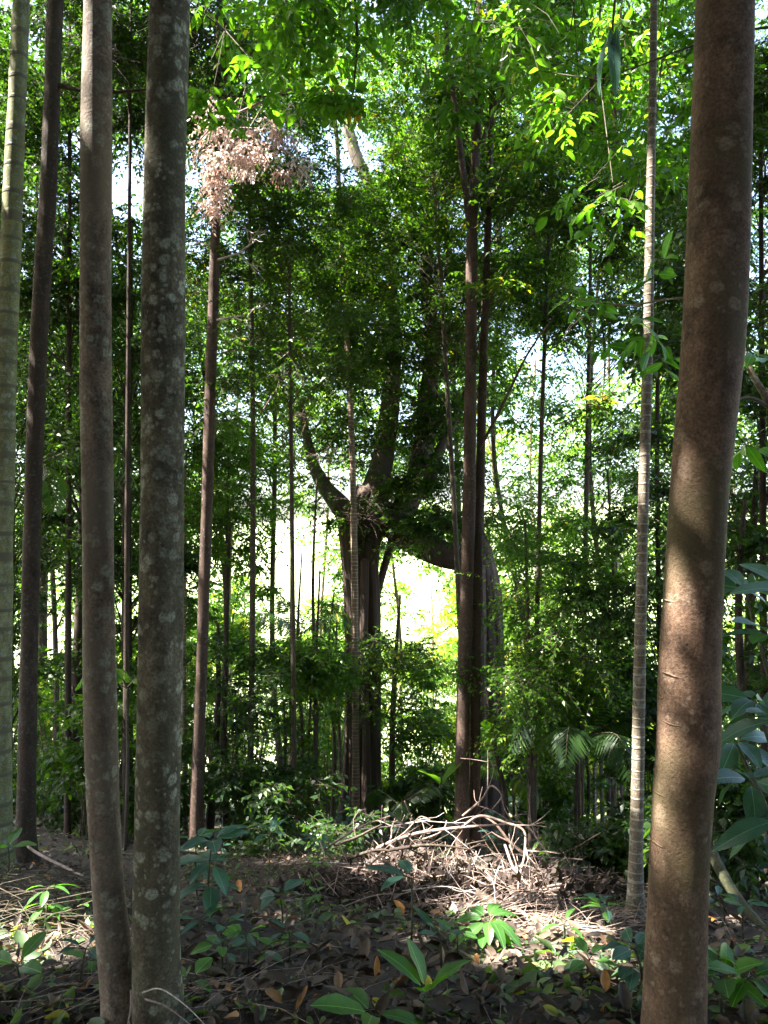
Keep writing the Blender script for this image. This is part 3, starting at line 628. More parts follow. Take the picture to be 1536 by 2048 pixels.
# thin saplings
def sapling(x, ytop, d, wd, lab, group=None, lean=0, seed=0, bark="thin", n=10, lf='small', lo=.45):
    rg = RNG(seed); g0 = P(x, 1600, d); z = float(gz(g0[0], d)); base = np.array([g0[0], d, z]); r = wd/2*d/F
    t = thing("sapling", lab, "sapling", base, group); g = Geo()
    tp = P(x+lean, ytop, d); pts = [base-[0, 0, .08], base+(tp-base)*.35+rg.normal(0, .035, 3), base+(tp-base)*.7+rg.normal(0, .05, 3), tp]
    ax = tube(g, pts, [r*1.15, r, r*.8, r*.4], 8, 40, rough=.04, seed=seed); g.build("trunk", BARK[bark], t, base)
    lg, bg_ = Geo(), Geo(); h = rg.uniform(lo, 1.0, n); A = ax[(h*(len(ax)-1)).astype(int)]
    C = A + nrm(rg.normal(0, 1, (n, 3))*[1, 1, .3])*rg.uniform(.2, .55, (n, 1)) + [0, 0, .1]
    k = rg.uniform(0, 1, n) < dens(C); A, C = A[k], C[k]
    twigs(bg_, A, C, .006, .002); foliage(rg, lg, bg_, C, .22, 9, 7, .09, .04, twr=.002)
    bg_.build("branches", BARK[bark], t, base); lg.build("crown", LEAF[lf], t, base)
for i, (x, yt, d, wd, ln) in enumerate(((563, 1380, 10.5, 8, 2), (592, 900, 11, 9, -10), (604, 1100, 10.6, 7, 0), (617, 1380, 11.5, 7, 4), (632, 950, 10.8, 8, 2), (662, 1180, 12.5, 7, 6), (682, 1200, 13, 6, -8))):
    sapling(x, yt, d, wd, "thin dark straight stem in the row of saplings left of the fig", "row of thin saplings left of the fig", ln, 500+i, n=7)
for i, (x, yt, d, wd, ln, bk) in enumerate(((1133, 1250, 12.5, 9, 6, 'tan'), (1150, 1200, 9.6, 7, 2, 'dark'), (1160, 1180, 9.8, 8, 0, 'thin'), (1172, 1300, 10.2, 6, 4, 'dark'), (1190, 1330, 10.4, 7, 0, 'tan'), (1205, 1150, 13, 8, 8, 'thin'), (1222, 1200, 12, 8, -6, 'dark'), (1242, 1100, 11, 8, -10, 'thin'), (1095, 1350, 13, 8, 0, 'tan'))):
    sapling(x, yt, d, wd, "thin straight stem in the sapling thicket left of the ringed palm", "sapling thicket left of the ringed palm", ln, 520+i, bark=bk, n=7)
for x, yt, d, wd, ln, lab, bk in ((455, 1050, 9.6, 12, 5, "crooked dark sapling right of the slim brown trunk", 'dark'), (418, 1250, 9.8, 14, 18, "dark leaning sapling close beside the slim brown trunk", 'dark'), (1480, 1000, 6.0, 18, 10, "dark straight sapling right of the big brown trunk", 'dark'),
                                (1515, 900, 7.0, 22, 0, "thick dark sapling nearest the right edge", 'dark'), (1500, 1350, 8, 13, -5, "short brown sapling in the shade at the right", 'thin'), (372, 900, 10, 9, 0, "pale thin sapling just right of the lichen trunk", 'tan'),
                                (578, 1450, 13, 22, 8, "pale lit stump-like stem behind the sapling row", 'tan'), (52, 1050, 11, 12, 10, "thin stem at far left between two trunks", 'dark'), (1010, 1420, 9.5, 9, -20, "curved sapling beside the fig's right leg", 'dark')):
    sapling(x, yt, d, wd, lab, None, ln, int(x)+900, bark=bk, n=6)

# ------------------------------------------------------------------ near foliage hanging into the picture from trees outside it
def bough_tree(name, lab, base, path, rad, clp, leaf, bark, L, W, rc, ntw, nl, seed, tone=(.4, .9)):
    rg = RNG(seed); base = np.array([base[0], base[1], float(gz(base[0], base[1]))]); t = thing(name, lab, "tree", base)
    g = Geo(); tube(g, [base-[0, 0, .1], base+[0.05, .03, 3.0], base+[0, 0, 6.5], base+[0, 0, 9.0]], [.09, .075, .06, .02], 16, 60); g.build("trunk", BARK[bark], t, base)
    b = Geo()
    for p in path: q_ = Geo(); tube(q_, p, [rad, rad*.6, rad*.25], 7, 30, rough=.06, seed=seed); q_.build('bough', BARK[bark], t, base)
    lg = Geo(); C = np.array([P(*c) + rg.normal(0, .08, 3) for c in clp])
    foliage(rg, lg, b, C, rc, ntw, nl, L, W, fine=True, tone=tone, droop=.5, twr=.0022, zflat=.5)
    ends = np.concatenate([spline(np.array(p), 12)[4:] for p in path])
    A = ends[[np.argmin(np.linalg.norm(ends-c, axis=1)) for c in C]]; twigs(b, A, C, .004, .002)
    C2 = clumps(rg, base[0], base[1], 6.5, 10.5, 2.4, 30); foliage(rg, lg, None, C2, .7, 20, 8, .14, .07)
    b.build("boughs", BARK[bark], t, base); lg.build("crown", LEAF[leaf], t, base); return t
rg = RNG(31)
cl = [(x, y, d) for x, y, d in zip(rg.uniform(560, 1380, 46), np.abs(rg.normal(0, 70, 46))-40, rg.uniform(4.7, 5.9, 46))]
cl += [(x, y, d) for x, y, d in zip(rg.uniform(1130, 1380, 22), rg.uniform(60, 330, 22), rg.uniform(4.6, 5.4, 22))] + [(1205, 350, 3.7), (1150, 285, 4.0), (900, 170, 4.6), (860, 220, 4.6), (1060, 120, 4.5), (980, 100, 4.4)]
bough_tree("tree", "tree outside the frame whose big bright leaves hang along the top edge", (4.2, 4.0), [[P(1900, 40, 4.2), P(1500, -80, 4.4), P(900, -60, 4.8)], [P(1900, 60, 4.0), P(1500, 60, 4.0), P(1200, 160, 4.1)], [P(1500, -60, 4.4), P(1000, -70, 4.4), P(600, -40, 5.0)]], .011, cl, "bright", "thin", .070, .029, .28, 12, 7, 41, tone=(.0, .8))
cl = [(x, y, d) for x, y, d in zip(rg.uniform(380, 720, 20), rg.uniform(-30, 240, 20), rg.uniform(5.0, 6.2, 20))]
bough_tree("tree", "tree outside the frame with leafy twigs hanging at upper left of centre", (-4.6, 4.4), [[P(-600, -300, 4.6), P(100, -200, 5.2), P(450, 60, 5.6)], [P(-600, -300, 4.6), P(200, -220, 5.2), P(680, 20, 5.8)]], .02, cl, "bright", "thin", .085, .04, .26, 9, 7, 42, tone=(.3, .8))
cl = [(1350, 530, 2.9), (1165, 600, 3.6), (1210, 590, 3.6), (1300, 660, 3.4), (1330, 690, 3.4), (1200, 690, 3.8), (1260, 640, 3.6), (1500, 890, 2.8), (1500, 700, 2.8), (1320, 560, 3.2)]
def twig_plant():
    b = P(1560, 800, 2.9); base = np.array([b[0]+.15, 2.9, float(gz(b[0], 2.9))]); rg = RNG(43)
    t = thing("sapling", "large leaved sapling at the right whose twigs reach behind the brown trunk", "sapling", base)
    g = Geo(); tube(g, [base-[0, 0, .1], P(1600, 1400, 2.9), P(1575, 900, 2.9), P(1535, 800, 2.9), P(1500, 740, 2.9), P(1478, 650, 2.95)], [.022, .02, .017, .014, .011, .006], 10, 60, rough=.05)
    g.build("trunk", BARK["pink"], t, base); b = Geo(); lg = Geo()
    tube(b, [P(1478, 650, 2.95), P(1400, 600, 3.1), P(1250, 610, 3.4), P(1160, 600, 3.6)], [.006, .005, .004, .002], 6, 24, rough=.05)
    tube(b, [P(1540, 815, 2.9), P(1500, 795, 2.85), P(1470, 800, 2.8)], [.008, .006, .003], 6, 14)
    C = np.array([P(*c) for c in cl]); foliage(rg, lg, b, C, .13, 3, 3, .10, .038, fine=True, tone=(.2, .8), twr=.0018, droop=.3)
    b.build("branches", BARK["pink"], t, base); lg.build("crown", LEAF["fresh"], t, base)
twig_plant()

# ------------------------------------------------------------------ dead leaf cluster, bleached twigs, hanging leaves
def forky(g, rg, p, d, L, r, depth, tone=.5):
    q = p + d*L; m = (p+q)/2 + rg.normal(0, L*.06, 3); tube(g, [p, m, q], [r, r*.85, r*.6], 6, 8, rough=.08, seed=int(rg.integers(1e6)), tone=tone)
    if depth:
        for _ in range(rg.integers(2, 4)): forky(g, rg, m+(q-m)*rg.uniform(.3, 1), nrm(d+rg.normal(0, .6, 3)), L*rg.uniform(.55, .8), r*.6, depth-1)
def dead_branch(x, y, d, dirv, L, r, lab, seed, mat="bleach"):
    rg = RNG(seed); p = P(x, y, d); g = Geo(); forky(g, rg, p, nrm(np.array(dirv, float)), L, r, 3)
    o = g.build("dead_branch", BARK[mat], None, p); tag(o, lab, "branch")
dead_branch(436, 520, 8.0, (1, -.5, .12), .34, .014, "bleached bare branch, upper of two curling from the slim brown trunk", 1)
dead_branch(434, 640, 8.0, (1, -.5, .0), .34, .013, "bleached bare branch, lower of two curling from the slim brown trunk", 5)
dead_branch(1060, 250, 6.5, (.8, -.3, .25), .5, .008, "pale bare twigs high in front of the leaves at upper right", 3)
def dead_spray():
    rg = RNG(61); o = P(470, 240, 7.2); t = thing("dead_leaf_spray", "hanging cluster of pinkish dead leaves lit by the sun", "dead leaves", o)
    g, lg = Geo(), Geo()
    tube(g, [P(600, 170, 6.9), P(500, 215, 7.0), P(430, 250, 7.1), P(400, 280, 7.2)], [.014, .012, .009, .005], 7, 24)
    C = [P(x, y, 7.2+rg.uniform(-.25, .3)) for x, y in zip(rg.normal(458, 36, 20), rg.normal(300, 40, 20))] + [P(430+rg.normal(0, 14), 375+rg.normal(0, 16), 7.15) for _ in range(5)] + [P(555+rg.normal(0, 38), 290+rg.normal(0, 45), 7.5) for _ in range(10)]
    C = np.array(C); foliage(rg, lg, g, C, .17, 11, 7, .048, .019, droop=.9, tone=(.1, 1), njit=1.0, filt=False)
    twigs(g, np.repeat(o[None], len(C), 0)+rg.normal(0, .12, C.shape), C, .005, .002)
    g.build("twigs", BARK["dry"], t, o); lg.build("foliage", LEAF["dead"], t, o)
dead_spray()
def hanging(x, y, d, n, L, W, lab, mat, seed, cat="leaves", spread=.35, droop=1.0):
    rg = RNG(seed); o = P(x, y, d); lg, g = Geo(), Geo(); t = thing("hanging_leaves", lab, cat, o)
    a = rg.uniform(0, 6.28, n); dr = np.stack([np.cos(a)*spread, np.sin(a)*spread, -droop+rg.normal(0, .15, n)], 1)
    pos = o + rg.normal(0, .03, (n, 3)); leaves(lg, pos, dr, np.stack([np.cos(a), np.sin(a), .4+0*a], 1), L*rg.uniform(.7, 1.2, n), W, rg.uniform(.1, .9, n), fine=True, curl=.15, filt=False)
    tube(g, [o+[0, 0, .9], o+[.03, 0, .4], o], [.012, .01, .006], 6, 10); g.build("stalk", BARK["thin"], t, o); lg.build("foliage", LEAF[mat], t, o)
hanging(1225, 60, 4.0, 3, .36, .065, "long dark blue-green strap leaves hanging at upper right", "glossy", 71, spread=.3)
hanging(1195, 90, 6.0, 6, .8, .06, "long brownish drooping palm leaves at upper right", "litter", 72, spread=.4)
hanging(706, 190, 5.6, 7, .2, .04, "bright yellow leaves hanging in front of the pale limb", "yellow", 73, spread=.35)
hanging(1205, 800, 8.2, 8, .2, .07, "yellow leaves glowing in the bright gap at the right", "yellow", 74, spread=1.5, droop=.2)
hanging(432, 1070, 10.5, 8, .45, .05, "yellow-green drooping leaves right of the slim brown trunk", "bright", 75, spread=.3)

# ------------------------------------------------------------------ palms
def palm(x, ybase, d, n, L, h, lab, leaf, seed, spread=1.0, el=.5):
    rg = RNG(seed); b = P(x, ybase, d); base = np.array([b[0], d, float(gz(b[0], d))]); t = thing("understory_palm", lab, "palm", base)
    g, lg = Geo(), Geo(); top = base + [0, 0, h]; tube(g, [base-[0, 0, .1], (base+top)/2+[.02, 0, 0], top], [.022, .018, .014], 8, 14)
    for k in range(n):
        a = k*2.4+rg.uniform(-.4, .4); e = el+rg.uniform(-.25, .35); dv = np.array([np.cos(a)*spread, np.sin(a), e]); dv = nrm(dv); l = L*rg.uniform(.75, 1.15)
        pts = np.array([top, top+dv*l*.4+[0, 0, .05*l], top+dv*l*.75, top+dv*l-[0, 0, .38*l]]); c = tube(g, pts, [.008, .006, .004, .001], 5, 20)
        m = 26; s = np.linspace(.18, .99, m); cc = spline(pts, 60)[(s*59).astype(int)]; tg_ = nrm(np.gradient(cc, axis=0)); sd_ = nrm(np.cross(tg_, [0, 0, 1.0]))
        wl = l*.34*np.sin(np.pi*np.clip(s*.85+.12, 0, 1))**.7
        for sg in (1, -1):
            leaves(lg, cc, tg_*.55+sd_*sg*.8-np.array([0, 0, .35]), np.cross(sd_*sg, tg_)*sg+rg.normal(0, .1, (m, 3)), wl, .03+0*wl, np.clip(rg.normal(.5, .2, m), 0, 1), curl=.25, fold=.1)
    g.build("stems", BARK["thin"], t, base); lg.build("fronds", LEAF[leaf], t, base)
palm(1160, 1650, 8.2, 8, 1.0, 1.2, "dark palm arching over in front of the sapling thicket", "dark", 81)
palm(1190, 1640, 12.5, 10, 1.5, 1.9, "bright green backlit palm behind the sapling thicket", "bright", 82)
palm(1090, 1640, 13, 8, 1.2, 1.5, "sunlit palm beyond the fig's right leg", "bright", 83)
palm(800, 1660, 9.3, 4, .6, .5, "low dark palm with bluish fronds between the fig legs", "dark", 84, el=.2)
palm(600, 1650, 12, 8, 1.1, 3.0, "palm with comb-like fronds behind the sapling row", "small", 85)
palm(1025, 1660, 10, 5, .8, .9, "yellowing palm right of the fig's right leg", "far", 86, el=.1)
palm(250, 1650, 7.8, 5, .6, 1.6, "bright green palm leaves seen between the joined pair", "bright", 87)
palm(60, 1600, 9.0, 8, 1.3, 4.3, "dark drooping palm behind the two left trunks", "dark", 88, el=.0)
palm(470, 1600, 11.2, 8, 1.1, 1.8, "pale backlit palm left of the saplings", "far", 89)
palm(1440, 1600, 9.5, 8, 1.2, 1.8, "dark palm in the shade right of the brown trunk", "dark", 90)

# ------------------------------------------------------------------ seedlings and broad-leaved plants near the camera
def plant(x, y, h, n, L, W, lab, seed, leaf="glossy", group=None, el=.25, tiers=1, name="seedling", gp=None, curl=.25, top=None, filt=True):
    rg = RNG(seed); b = ground_hit(x, y) if gp is None else gp; base = np.array([b[0], b[1], float(gz(b[0], b[1]))])
    t = thing(name, lab, "plant", base, group); g, lg = Geo(), Geo(); tp = base + np.array([rg.normal(0, .04)*h, rg.normal(0, .04)*h, h]) if top is None else top
    tube(g, [base-[0, 0, .03], (base+tp)/2+rg.normal(0, .012, 3), tp], [.006, .005, .0035], 6, 10)
    for q in range(tiers):
        c = base + (tp-base)*(1-q*.75/max(tiers, 1)); m = n if q == 0 else max(3, n-1)
        a = np.arange(m)*2*np.pi/m + rg.uniform(0, 6) + rg.normal(0, .25, m); e = el - q*.25 + rg.normal(0, .2, m)
        dr = nrm(np.stack([np.cos(a), np.sin(a), e], 1)); l = L*rg.uniform(.7, 1.15, m)
        pos = c + dr*[.012]*1; twigs(g, np.repeat(c[None], m, 0), c+dr*.03, .002, .002)
        leaves(lg, c+dr*.03, dr, np.array([0, 0, 1.0])+rg.normal(0, .25, (m, 3)), l, W*rg.uniform(.85, 1.15, m), rg.uniform(.15, .85, m), fine=True, curl=rg.uniform(curl*.4, curl*1.6, m), fold=.18, filt=filt)
    g.build("stem", BARK["mossy"], t, base); lg.build("foliage", LEAF[leaf], t, base); return t
plant(818, 1945, .38, 6, .16, .058, "bluish five-leaved seedling in front of the brush pile", 601, el=.35)
plant(420, 1850, .42, 6, .17, .075, "bushy broad leaved seedling right of the lichen trunk", 602, tiers=3)
plant(395, 1800, .36, 6, .17, .07, "dark broad leaved seedling behind the bushy one", 603, tiers=2)
plant(565, 1875, .20, 5, .12, .06, "small seedling with three spread leaves on bare ground left of centre", 604)
plant(850, 2060, .12, 5, .15, .065, "fresh green large leaved plant at the bottom edge", 605, "fresh", el=.95)
plant(745, 2070, .06, 4, .17, .07, "low dark leaved rosette at the bottom edge left of the fresh green plant", 606, "fresh", el=.15)
plant(1450, 2040, .14, 6, .13, .06, "green broad leaved plant at the lower right corner", 607, "fresh")
plant(1500, 2060, .16, 5, .12, .055, "leafy plant cut by the lower right corner", 608, "fresh")
plant(1268, 1990, .16, 6, .10, .055, "small bluish seedling beside the foot of the brown trunk", 609, tiers=2)
plant(88, 1860, .20, 6, .11, .034, "narrow leaved seedling with white sunlit leaves at left", 610, "fresh", el=-.1, tiers=2, filt=False)
plant(30, 1990, .10, 4, .13, .06, "bright green leaf pair at the left edge", 611, "fresh")
plant(15, 1760, .22, 4, .2, .09, "dark green broad leaves at the foot of the pale green trunk", 612, "fresh")
plant(380, 1990, .05, 4, .09, .05, "tiny green seedling at the lichen trunk's foot", 613, "fresh")
plant(185, 1960, .07, 4, .08, .04, "tiny seedling left of the pinkish trunk's foot", 614, "fresh")
plant(1200, 1850, .12, 4, .13, .05, "low bluish plant beside the ringed palm foot", 615)
plant(640, 1740, .26, 6, .14, .055, "bluish seedling left of the brush pile, nearer one", 616, tiers=2)
plant(690, 1700, .34, 6, .13, .05, "bluish seedling left of the brush pile, taller one by the fig foot", 617, tiers=2)
plant(540, 1740, .3, 5, .17, .06, "seedling with a long raised leaf left of the brush pile", 618, el=.6)
plant(985, 1720, .45, 7, .11, .045, "dark bluish leafy plant standing in the brush pile", 619, tiers=2)
plant(620, 1800, .22, 6, .07, .03, "small yellow-green seedling left of the brush pile", 620, "bright", tiers=2)
plant(975, 1900, .13, 8, .13, .05, "clump of green leaves below the brush pile", 621, "fresh", tiers=2, curl=.6)
plant(905, 1660, .75, 2, .38, .2, "large single bright leaf rising between the fig legs", 622, "bright", gp=P(885, 1660, 8.6), el=1.6)
plant(1160, 1790, .12, 8, .06, .03, "bright green little plant right of the brush pile", 623, "bright", tiers=2)
plant(1490, 1900, .2, 5, .09, .035, "small grey-green seedling in the shade at the right", 624)
rg = RNG(91)
for i in range(26):
    x, y = rg.uniform(20, 1500), rg.uniform(1690, 1990)
    if 200 < x < 370 or 1290 < x < 1420: x += 190 if x < 400 else 130
    plant(x, y, rg.uniform(.05, .16), 4, rg.uniform(.06, .12), rg.uniform(.03, .045), "little green seedling scattered on the forest floor", 700+i, "glossy" if i % 2 else "fresh", "little seedlings on the forest floor")
for i in range(14):     # taller shaded seedlings where the slope drops away
    x = rg.uniform(440, 1260); y = rg.uniform(1655, 1700)
    plant(x, y, rg.uniform(.3, .7), 5, .17, .06, "bluish young plant along the edge of the slope", 740+i, "glossy", "young plants along the slope edge", tiers=3)
def right_shrub():
    rg = RNG(95); base = np.array([1.42, 2.7, float(gz(1.42, 2.7))]); t = thing("shrub", "broad ribbed dark green leaves of a shrub at the right edge", "shrub", base); g, lg = Geo(), Geo()
    for tx, ty, d in ((1560, 1440, 2.7), (1540, 1270, 2.75), (1590, 1180, 2.8), (1500, 1560, 2.9), (1510, 1400, 3.2), (1490, 1180, 3.3), (1560, 1640, 2.7), (1470, 1480, 3.3)):
        c = P(tx, ty, d); tube(g, [base-[0, 0, .05], (base+c)/2+[.08, 0, 0], c], [.012, .01, .005], 7, 16)
        m = 8; a = np.arange(m)*.78+rg.uniform(0, 1); dr = nrm(np.stack([np.cos(a), np.sin(a), rg.normal(-.05, .3, m)], 1))
        leaves(lg, c+dr*.03, dr, np.array([0, -.35, 1.0])+rg.normal(0, .35, (m, 3)), rg.uniform(.14, .24, m), .075, rg.uniform(.1, .8, m), fine=True, curl=rg.uniform(.1, .5, m), fold=.15)
    g.build("stems", BARK["mossy"], t, base); lg.build("foliage", LEAF["glossy"], t, base)
right_shrub()

# ------------------------------------------------------------------ fallen wood and brush
def stick(spec, r, lab, mat="dry", forks=0, seed=0, name="fallen_branch", cat="branch", group=None, lift=0):
    rg = RNG(seed); pts = []
    for s in spec:
        p = ground_hit(s[0], s[1]) if len(s) == 2 else P(*s)
        if len(s) == 2: p = p + np.array([0, 0, r*.8+lift])
        pts.append(p)
    g = Geo(); c = tube(g, pts, [r, r*.9, r*.75, r*.45], 8 if r > .012 else 6, 10*len(pts), rough=.07, seed=seed)
    for k in range(forks):
        i = rg.integers(3, len(c)-2); d = nrm(c[i]-c[i-2]); forky(g, rg, c[i], nrm(d+rg.normal(0, .6, 3)), rg.uniform(.12, .3), r*.5, 1)
    o = g.build(name, BARK[mat], None, pts[0]); tag(o, lab, cat, group)
B = [([(745, 1700, 5.9), (830, 1668, 5.8), (920, 1655, 5.7), (1015, 1648, 5.6)], .014, "long sunlit branch lying across the top of the brush pile", "dry"),
 ([(925, 1632, 5.7), (962, 1600, 5.7), (985, 1572, 5.65), (1003, 1590, 5.6), (985, 1618, 5.6)], .008, "crooked twig standing highest out of the brush pile", "dry"),
 ([(930, 1650, 5.6), (960, 1632, 5.5), (1010, 1645, 5.4), (1048, 1662, 5.3), (1050, 1700, 5.2), (1038, 1760, 5.0), (1035, 1800, 4.9)], .010, "hooked branch bending down the right of the brush pile", "dry"),
 ([(985, 1850, 4.5), (1030, 1818, 4.5), (1062, 1836, 4.4), (1100, 1840, 4.4), (1116, 1858, 4.3)], .010, "pale forked branch at the lower right foot of the brush pile", "bleach"),
 ([(1010, 1690, 5.3), (1030, 1740, 5.1), (1075, 1778, 4.9), (1125, 1775, 4.8)], .009, "thin arching branch right of the brush pile", "dry"),
 ([(1090, 1700, 5.4), (1050, 1650, 5.5), (1010, 1640, 5.6)], .007, "thin pale twig reaching right from the pile top", "dry"),
 ([(955, 1790, 4.8), (1040, 1832, 4.6), (1145, 1858, 4.5)], .035, "dark log at the foot of the brush pile", "dark"),
 ([(870, 1835, 4.7), (940, 1818, 4.7), (985, 1830, 4.6), (1005, 1850, 4.5)], .008, "bowed pale stem in front of the dark log", "dry"),
 ([(660, 1690, 6.2), (730, 1650, 6.1), (780, 1632, 6.0)], .010, "pinkish branch at the upper left of the brush pile", "dry"),
 ([(700, 1660, 6.3), (760, 1655, 6.2), (860, 1640, 6.1)], .008, "thin branch at the back of the brush pile", "bleach"),
 ([(780, 1700, 5.6), (860, 1690, 5.5), (950, 1700, 5.4)], .012, "dark branch through the middle of the brush pile", "dark"),
 ([(690, 1720, 5.8), (760, 1700, 5.7), (850, 1725, 5.6)], .012, "dark branch at the left side of the brush pile", "dark")]
for i, (sp, r, lab, m) in enumerate(B): stick(sp, r, lab, m, forks=3, seed=800+i)
rg = RNG(97)
for i in range(38):
    x0, d0 = rg.uniform(700, 1120), rg.uniform(4.7, 6.1); y0 = 1830-(d0-4.6)*100+rg.uniform(-45, 20)
    a = rg.uniform(0, 3.14); p = P(x0, y0, d0); L = rg.uniform(.15, .45); dv = np.array([math.cos(a), math.sin(a)*.6, rg.normal(0.05, .35)])*L
    g = Geo(); r = rg.uniform(.002, .005) if i % 4 else rg.uniform(.009, .016); c = tube(g, [p-dv, p+rg.normal(0, .02, 3), p+dv*.6+rg.normal(0, .025, 3), p+dv], [r, r*.9, r*.7, r*.4], 5, 14, rough=.05, seed=i)
    forky(g, rg, c[6], nrm(dv+rg.normal(0, .2, 3)), L*.5, r*.6, 1)
    tag(g.build("fallen_branch", BARK[("dry", "red", "bleach", "dry", "thin")[i % 5]], None, p), "thin dry branch tangled in the brush pile", "branch", "dry branches of the brush pile")
def mound(x, y):            # height of the brush heap above the ground
    return .19*np.exp(-((x-.55)/.95)**2-((y-5.5)/.65)**2) + .2*np.exp(-((x-1.15)/.4)**2-((y-4.9)/.4)**2) + .25*np.exp(-((x-.05)/.35)**2-((y-6.0)/.5)**2)
def brush():
    rg = RNG(98); g, lg = Geo(), Geo(); n = 620
    x = rg.normal(.6, .75, n); y = rg.normal(5.4, .5, n); m = mound(x, y); k = m > .04; x, y, m = x[k], y[k], m[k]; n = len(x)
    p = np.stack([x, y, gz(x, y)+m*rg.uniform(0, 1, n)**.6+.01], 1); d = nrm(rg.normal(0, 1, (n, 3))*[1, .8, .45])*rg.uniform(.06, .3, (n, 1))
    twigs(g, p-d, p+d, rg.uniform(.0015, .005, n), .001, tone=rg.uniform(0, 1, n), mid=p+rg.normal(0, .025, (n, 3)))
    o = g.build("brush", BARK["dry"], None, (.7, 5.4, float(gz(.7, 5.4)))); tag(o, "tangle of thin dry twigs heaped in front of the fig", "brush", kind="stuff")
    n = 7500; x = rg.normal(.4, .75, n); y = rg.normal(5.45, .55, n); m = mound(x, y); k = m > .03; x, y, m = x[k], y[k], m[k]; n = len(x)
    p = np.stack([x, y, gz(x, y)+m*rg.uniform(.1, 1.0, n)], 1)
    leaves(lg, p, rg.normal(0, 1, (n, 3)), rg.normal(0, 1, (n, 3))+[0, -.3, .5], rg.uniform(.05, .1, n), rg.uniform(.02, .04, n), rg.uniform(0, .6, n), curl=rg.uniform(0, .6, n), filt=False)
    o = lg.build("dead_foliage", LEAF["rot"], None, (.7, 5.4, float(gz(.7, 5.4)))); tag(o, "withered brown leaves packed in the brush pile", "dead leaves", kind="stuff")
brush()
def tangle(cx, cy, sx, sy, n, h, lab, seed, amain, asp, Lm, loc_cat="brush", mat="dry"):
    rg = RNG(seed); g = Geo(); x = rg.normal(cx, sx, n); y = rg.normal(cy, sy, n); a = amain + rg.normal(0, asp, n)
    l = rg.uniform(.3, 1, n)*Lm; d = np.stack([np.cos(a)*l, np.sin(a)*l, rg.normal(0, .12, n)*l], 1)
    k = h*np.exp(-((x-cx)/sx/1.5)**2-((y-cy)/sy/1.5)**2)*rg.uniform(0, 1, n); p = np.stack([x, y, gz(x, y)+k+.015], 1); q = p+d; q[:, 2] = np.maximum(q[:, 2], gz(q[:, 0], q[:, 1])+.01)
    twigs(g, p, q, rg.uniform(.0012, .0038, n), .001, sag=.06, tone=rg.uniform(0, 1, n)); o = g.build("brush", BARK[mat], None, (cx, cy, float(gz(cx, cy)))); tag(o, lab, loc_cat, kind="stuff")
tangle(.75, 4.5, .28, .16, 130, .10, "pale dry stalks fanned out at the foot of the brush pile", 911, .3, .5, .5, "stalks")
tangle(-.35, 6.1, .5, .45, 420, .22, "dark heap of twigs and debris left of the brush pile", 916, .2, 1.2, .45, mat="red")
tangle(1.05, 4.15, .25, .2, 120, .04, "sunlit straw lying on the bright patch of ground", 912, .1, .8, .35, "stalks")
tangle(-2.0, 4.1, .4, .5, 380, .22, "tangle of brown twigs in the shade at the left edge", 913, -.5, .8, .5, mat="thin")
tangle(-1.0, 2.75, .35, .3, 110, .05, "straw coloured stems around the foot of the joined trunks", 914, .5, .7, .35, "stalks")
tangle(2.0, 3.4, .3, .4, 170, .08, "dry stalks in the shade right of the big brown trunk", 915, -.4, .6, .4, "stalks", mat="thin")
stick([(25, 1690), (80, 1745), (165, 1797)], .014, "long bare branch lying from the pale trunk down to the pinkish trunk", "dry", 1, 850, lift=.12)
stick([(145, 1848), (170, 1838), (200, 1836)], .018, "short pale log stub left of the pinkish trunk", "pink", 0, 851, "fallen_log", "log")
stick([(755, 1928), (790, 1918), (832, 1926)], .02, "short rotten brown log below the bluish seedling", "red", 0, 852, "fallen_log", "log")
stick([(110, 1650), (150, 1635), (185, 1632)], .06, "dark fallen log at the foot of the flared dark trunk", "dark", 0, 853, "fallen_log", "log")
stick([(1420, 1700, 4.6), (1470, 1790, 4.3), (1550, 1880, 4.0)], .035, "mossy leaning log at the lower right", "mossy", 0, 854, "fallen_log", "log")
stick([(370, 1890), (420, 1920), (500, 1930), (600, 1922)], .008, "thin winding branch right of the lichen trunk", "thin", 2, 855)
stick([(375, 1945), (430, 1915), (470, 1890)], .006, "forked grey twig right of the lichen trunk", "thin", 2, 856)
stick([(285, 1985, 2.4), (320, 1978, 2.35), (370, 2010, 2.3), (420, 2060, 2.25)], .0022, "pale bent stem leaning on the lichen trunk's foot", "bleach", 0, 857)
stick([(290, 1998, 2.4), (330, 2012, 2.35), (385, 2052, 2.3)], .003, "thin pale stem just below the bent one", "dry", 0, 858)
stick([(1120, 1790, 4.7), (1160, 1830, 4.5), (1190, 1862, 4.4)], .007, "dark thin stick sloping right of the brush pile", "dark", 0, 859)
stick([(262, 1980, 2.4), (262, 2015, 2.38), (255, 2050, 2.36)], .004, "short twig upright between the joined trunks", "dry", 1, 860)
for i in range(34):
    x, y = rg.uniform(-20, 1540), rg.uniform(1740, 2040); 
    if 200 < x < 370 or 1270 < x < 1420: continue
    L = rg.uniform(30, 130); a = rg.normal(0, .5)
    stick([(x, y), (x+L*.5*math.cos(a), y+L*.5*math.sin(a)*.6+rg.normal(0, 5)), (x+L*math.cos(a), min(2070, y+L*math.sin(a)*.6))], rg.uniform(.003, .006), "small dry twig lying among the leaf litter", "dry" if i % 2 else "thin", int(rg.integers(0, 2)), 870+i, "fallen_twig", "twig", "small twigs in the leaf litter", lift=.012)

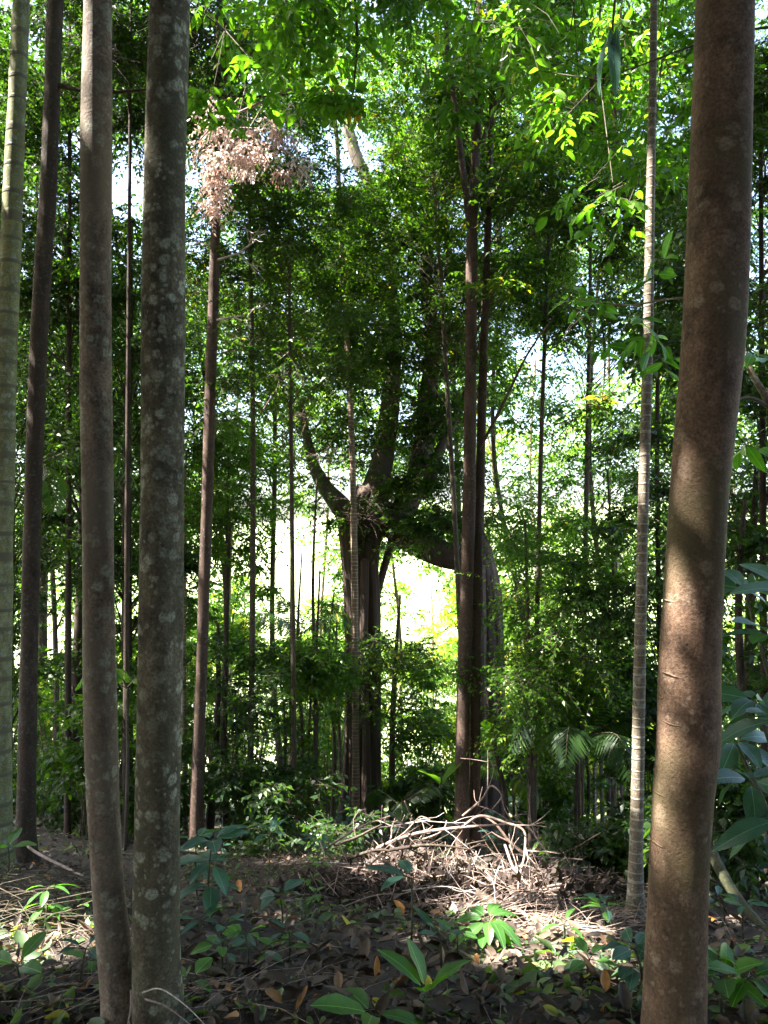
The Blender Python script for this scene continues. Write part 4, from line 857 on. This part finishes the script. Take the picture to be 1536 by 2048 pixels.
# ------------------------------------------------------------------ leaf litter
def litter(name, lab, n, mat, L, W, seed, tone, patches=False, straw=False):
    rg = RNG(seed); y = 1.4 + 13*rg.uniform(0, 1, n)**1.9; x = rg.uniform(-.62, .62, n)*(y+.5)
    if patches:
        q = np.sin(x*2.3+1.7*y)+np.sin(y*3.1-x*1.1)+rg.normal(0, .6, n); k = q > .35; x, y = x[k], y[k]; n = len(x)
    z = gz(x, y); p = np.stack([x, y, z+rg.uniform(.004, .03, n)], 1)
    if straw:
        g = Geo(); a = rg.uniform(0, 6.28, n); l = rg.uniform(.04, .2, n); d = np.stack([np.cos(a)*l, np.sin(a)*l, rg.normal(0, .008, n)], 1)
        q1 = p+d; q1[:, 2] = gz(q1[:, 0], q1[:, 1])+rg.uniform(.008, .05, n); twigs(g, p, q1, rg.uniform(.001, .0026, n), .0008, tone=rg.uniform(0, 1, n))
        o = g.build(name, BARK["dry"], None)
    else:
        g = Geo(); dr = rg.normal(0, 1, (n, 3))*[1, 1, .22]; nm = np.array([0, 0, 1.0])+rg.normal(0, .65, (n, 3)); s = np.clip(rg.lognormal(-.12, .38, n), .3, 1.7)
        near = y < 4.2
        for kk, fine in ((near, True), (~near, False)):
            leaves(g, p[kk], dr[kk], nm[kk], L*s[kk], W*s[kk]*rg.uniform(.5, 1.35, kk.sum()), tone[0]+(tone[1]-tone[0])*rg.uniform(0, 1, kk.sum())**1.5, fine=fine, curl=rg.uniform(-.5, .6, kk.sum()), fold=.45, filt=False)
        o = g.build(name, LEAF[mat], None)
    tag(o, lab, name.replace('_', ' '), kind="stuff")
litter("leaf_litter", "brown and pinkish dead leaves covering the forest floor", 22000, "litter", .052, .021, 901, (0, 1))
litter("fallen_green_leaves", "grey-green cut leaves strewn over the forest floor", 20000, "cut", .055, .026, 902, (0, 1), patches=True)
def big_litter():
    rg = RNG(905); g = Geo(); n = 900; y = 1.6+4.5*rg.uniform(0, 1, n)**1.3; x = rg.uniform(-.58, .58, n)*(y+.4)
    p = np.stack([x, y, gz(x, y)+rg.uniform(.012, .035, n)], 1); leaves(g, p, rg.normal(0, 1, (n, 3))*[1, 1, .2], np.array([0, 0, 1.0])+rg.normal(0, .5, (n, 3)), rg.uniform(.06, .11, n), rg.uniform(.025, .05, n), rg.uniform(0, 1, n), fine=True, curl=rg.uniform(-.5, .7, n), fold=.5, filt=False)
    tag(g.build("large_dead_leaves", LEAF["litter"], None), "larger curled brown dead leaves among the litter", "dead leaves", kind="stuff")
big_litter()
litter("dry_stalks", "thin straw coloured stalks scattered over the forest floor", 3800, "dry", 0, 0, 903, (0, 1), patches=True, straw=True)
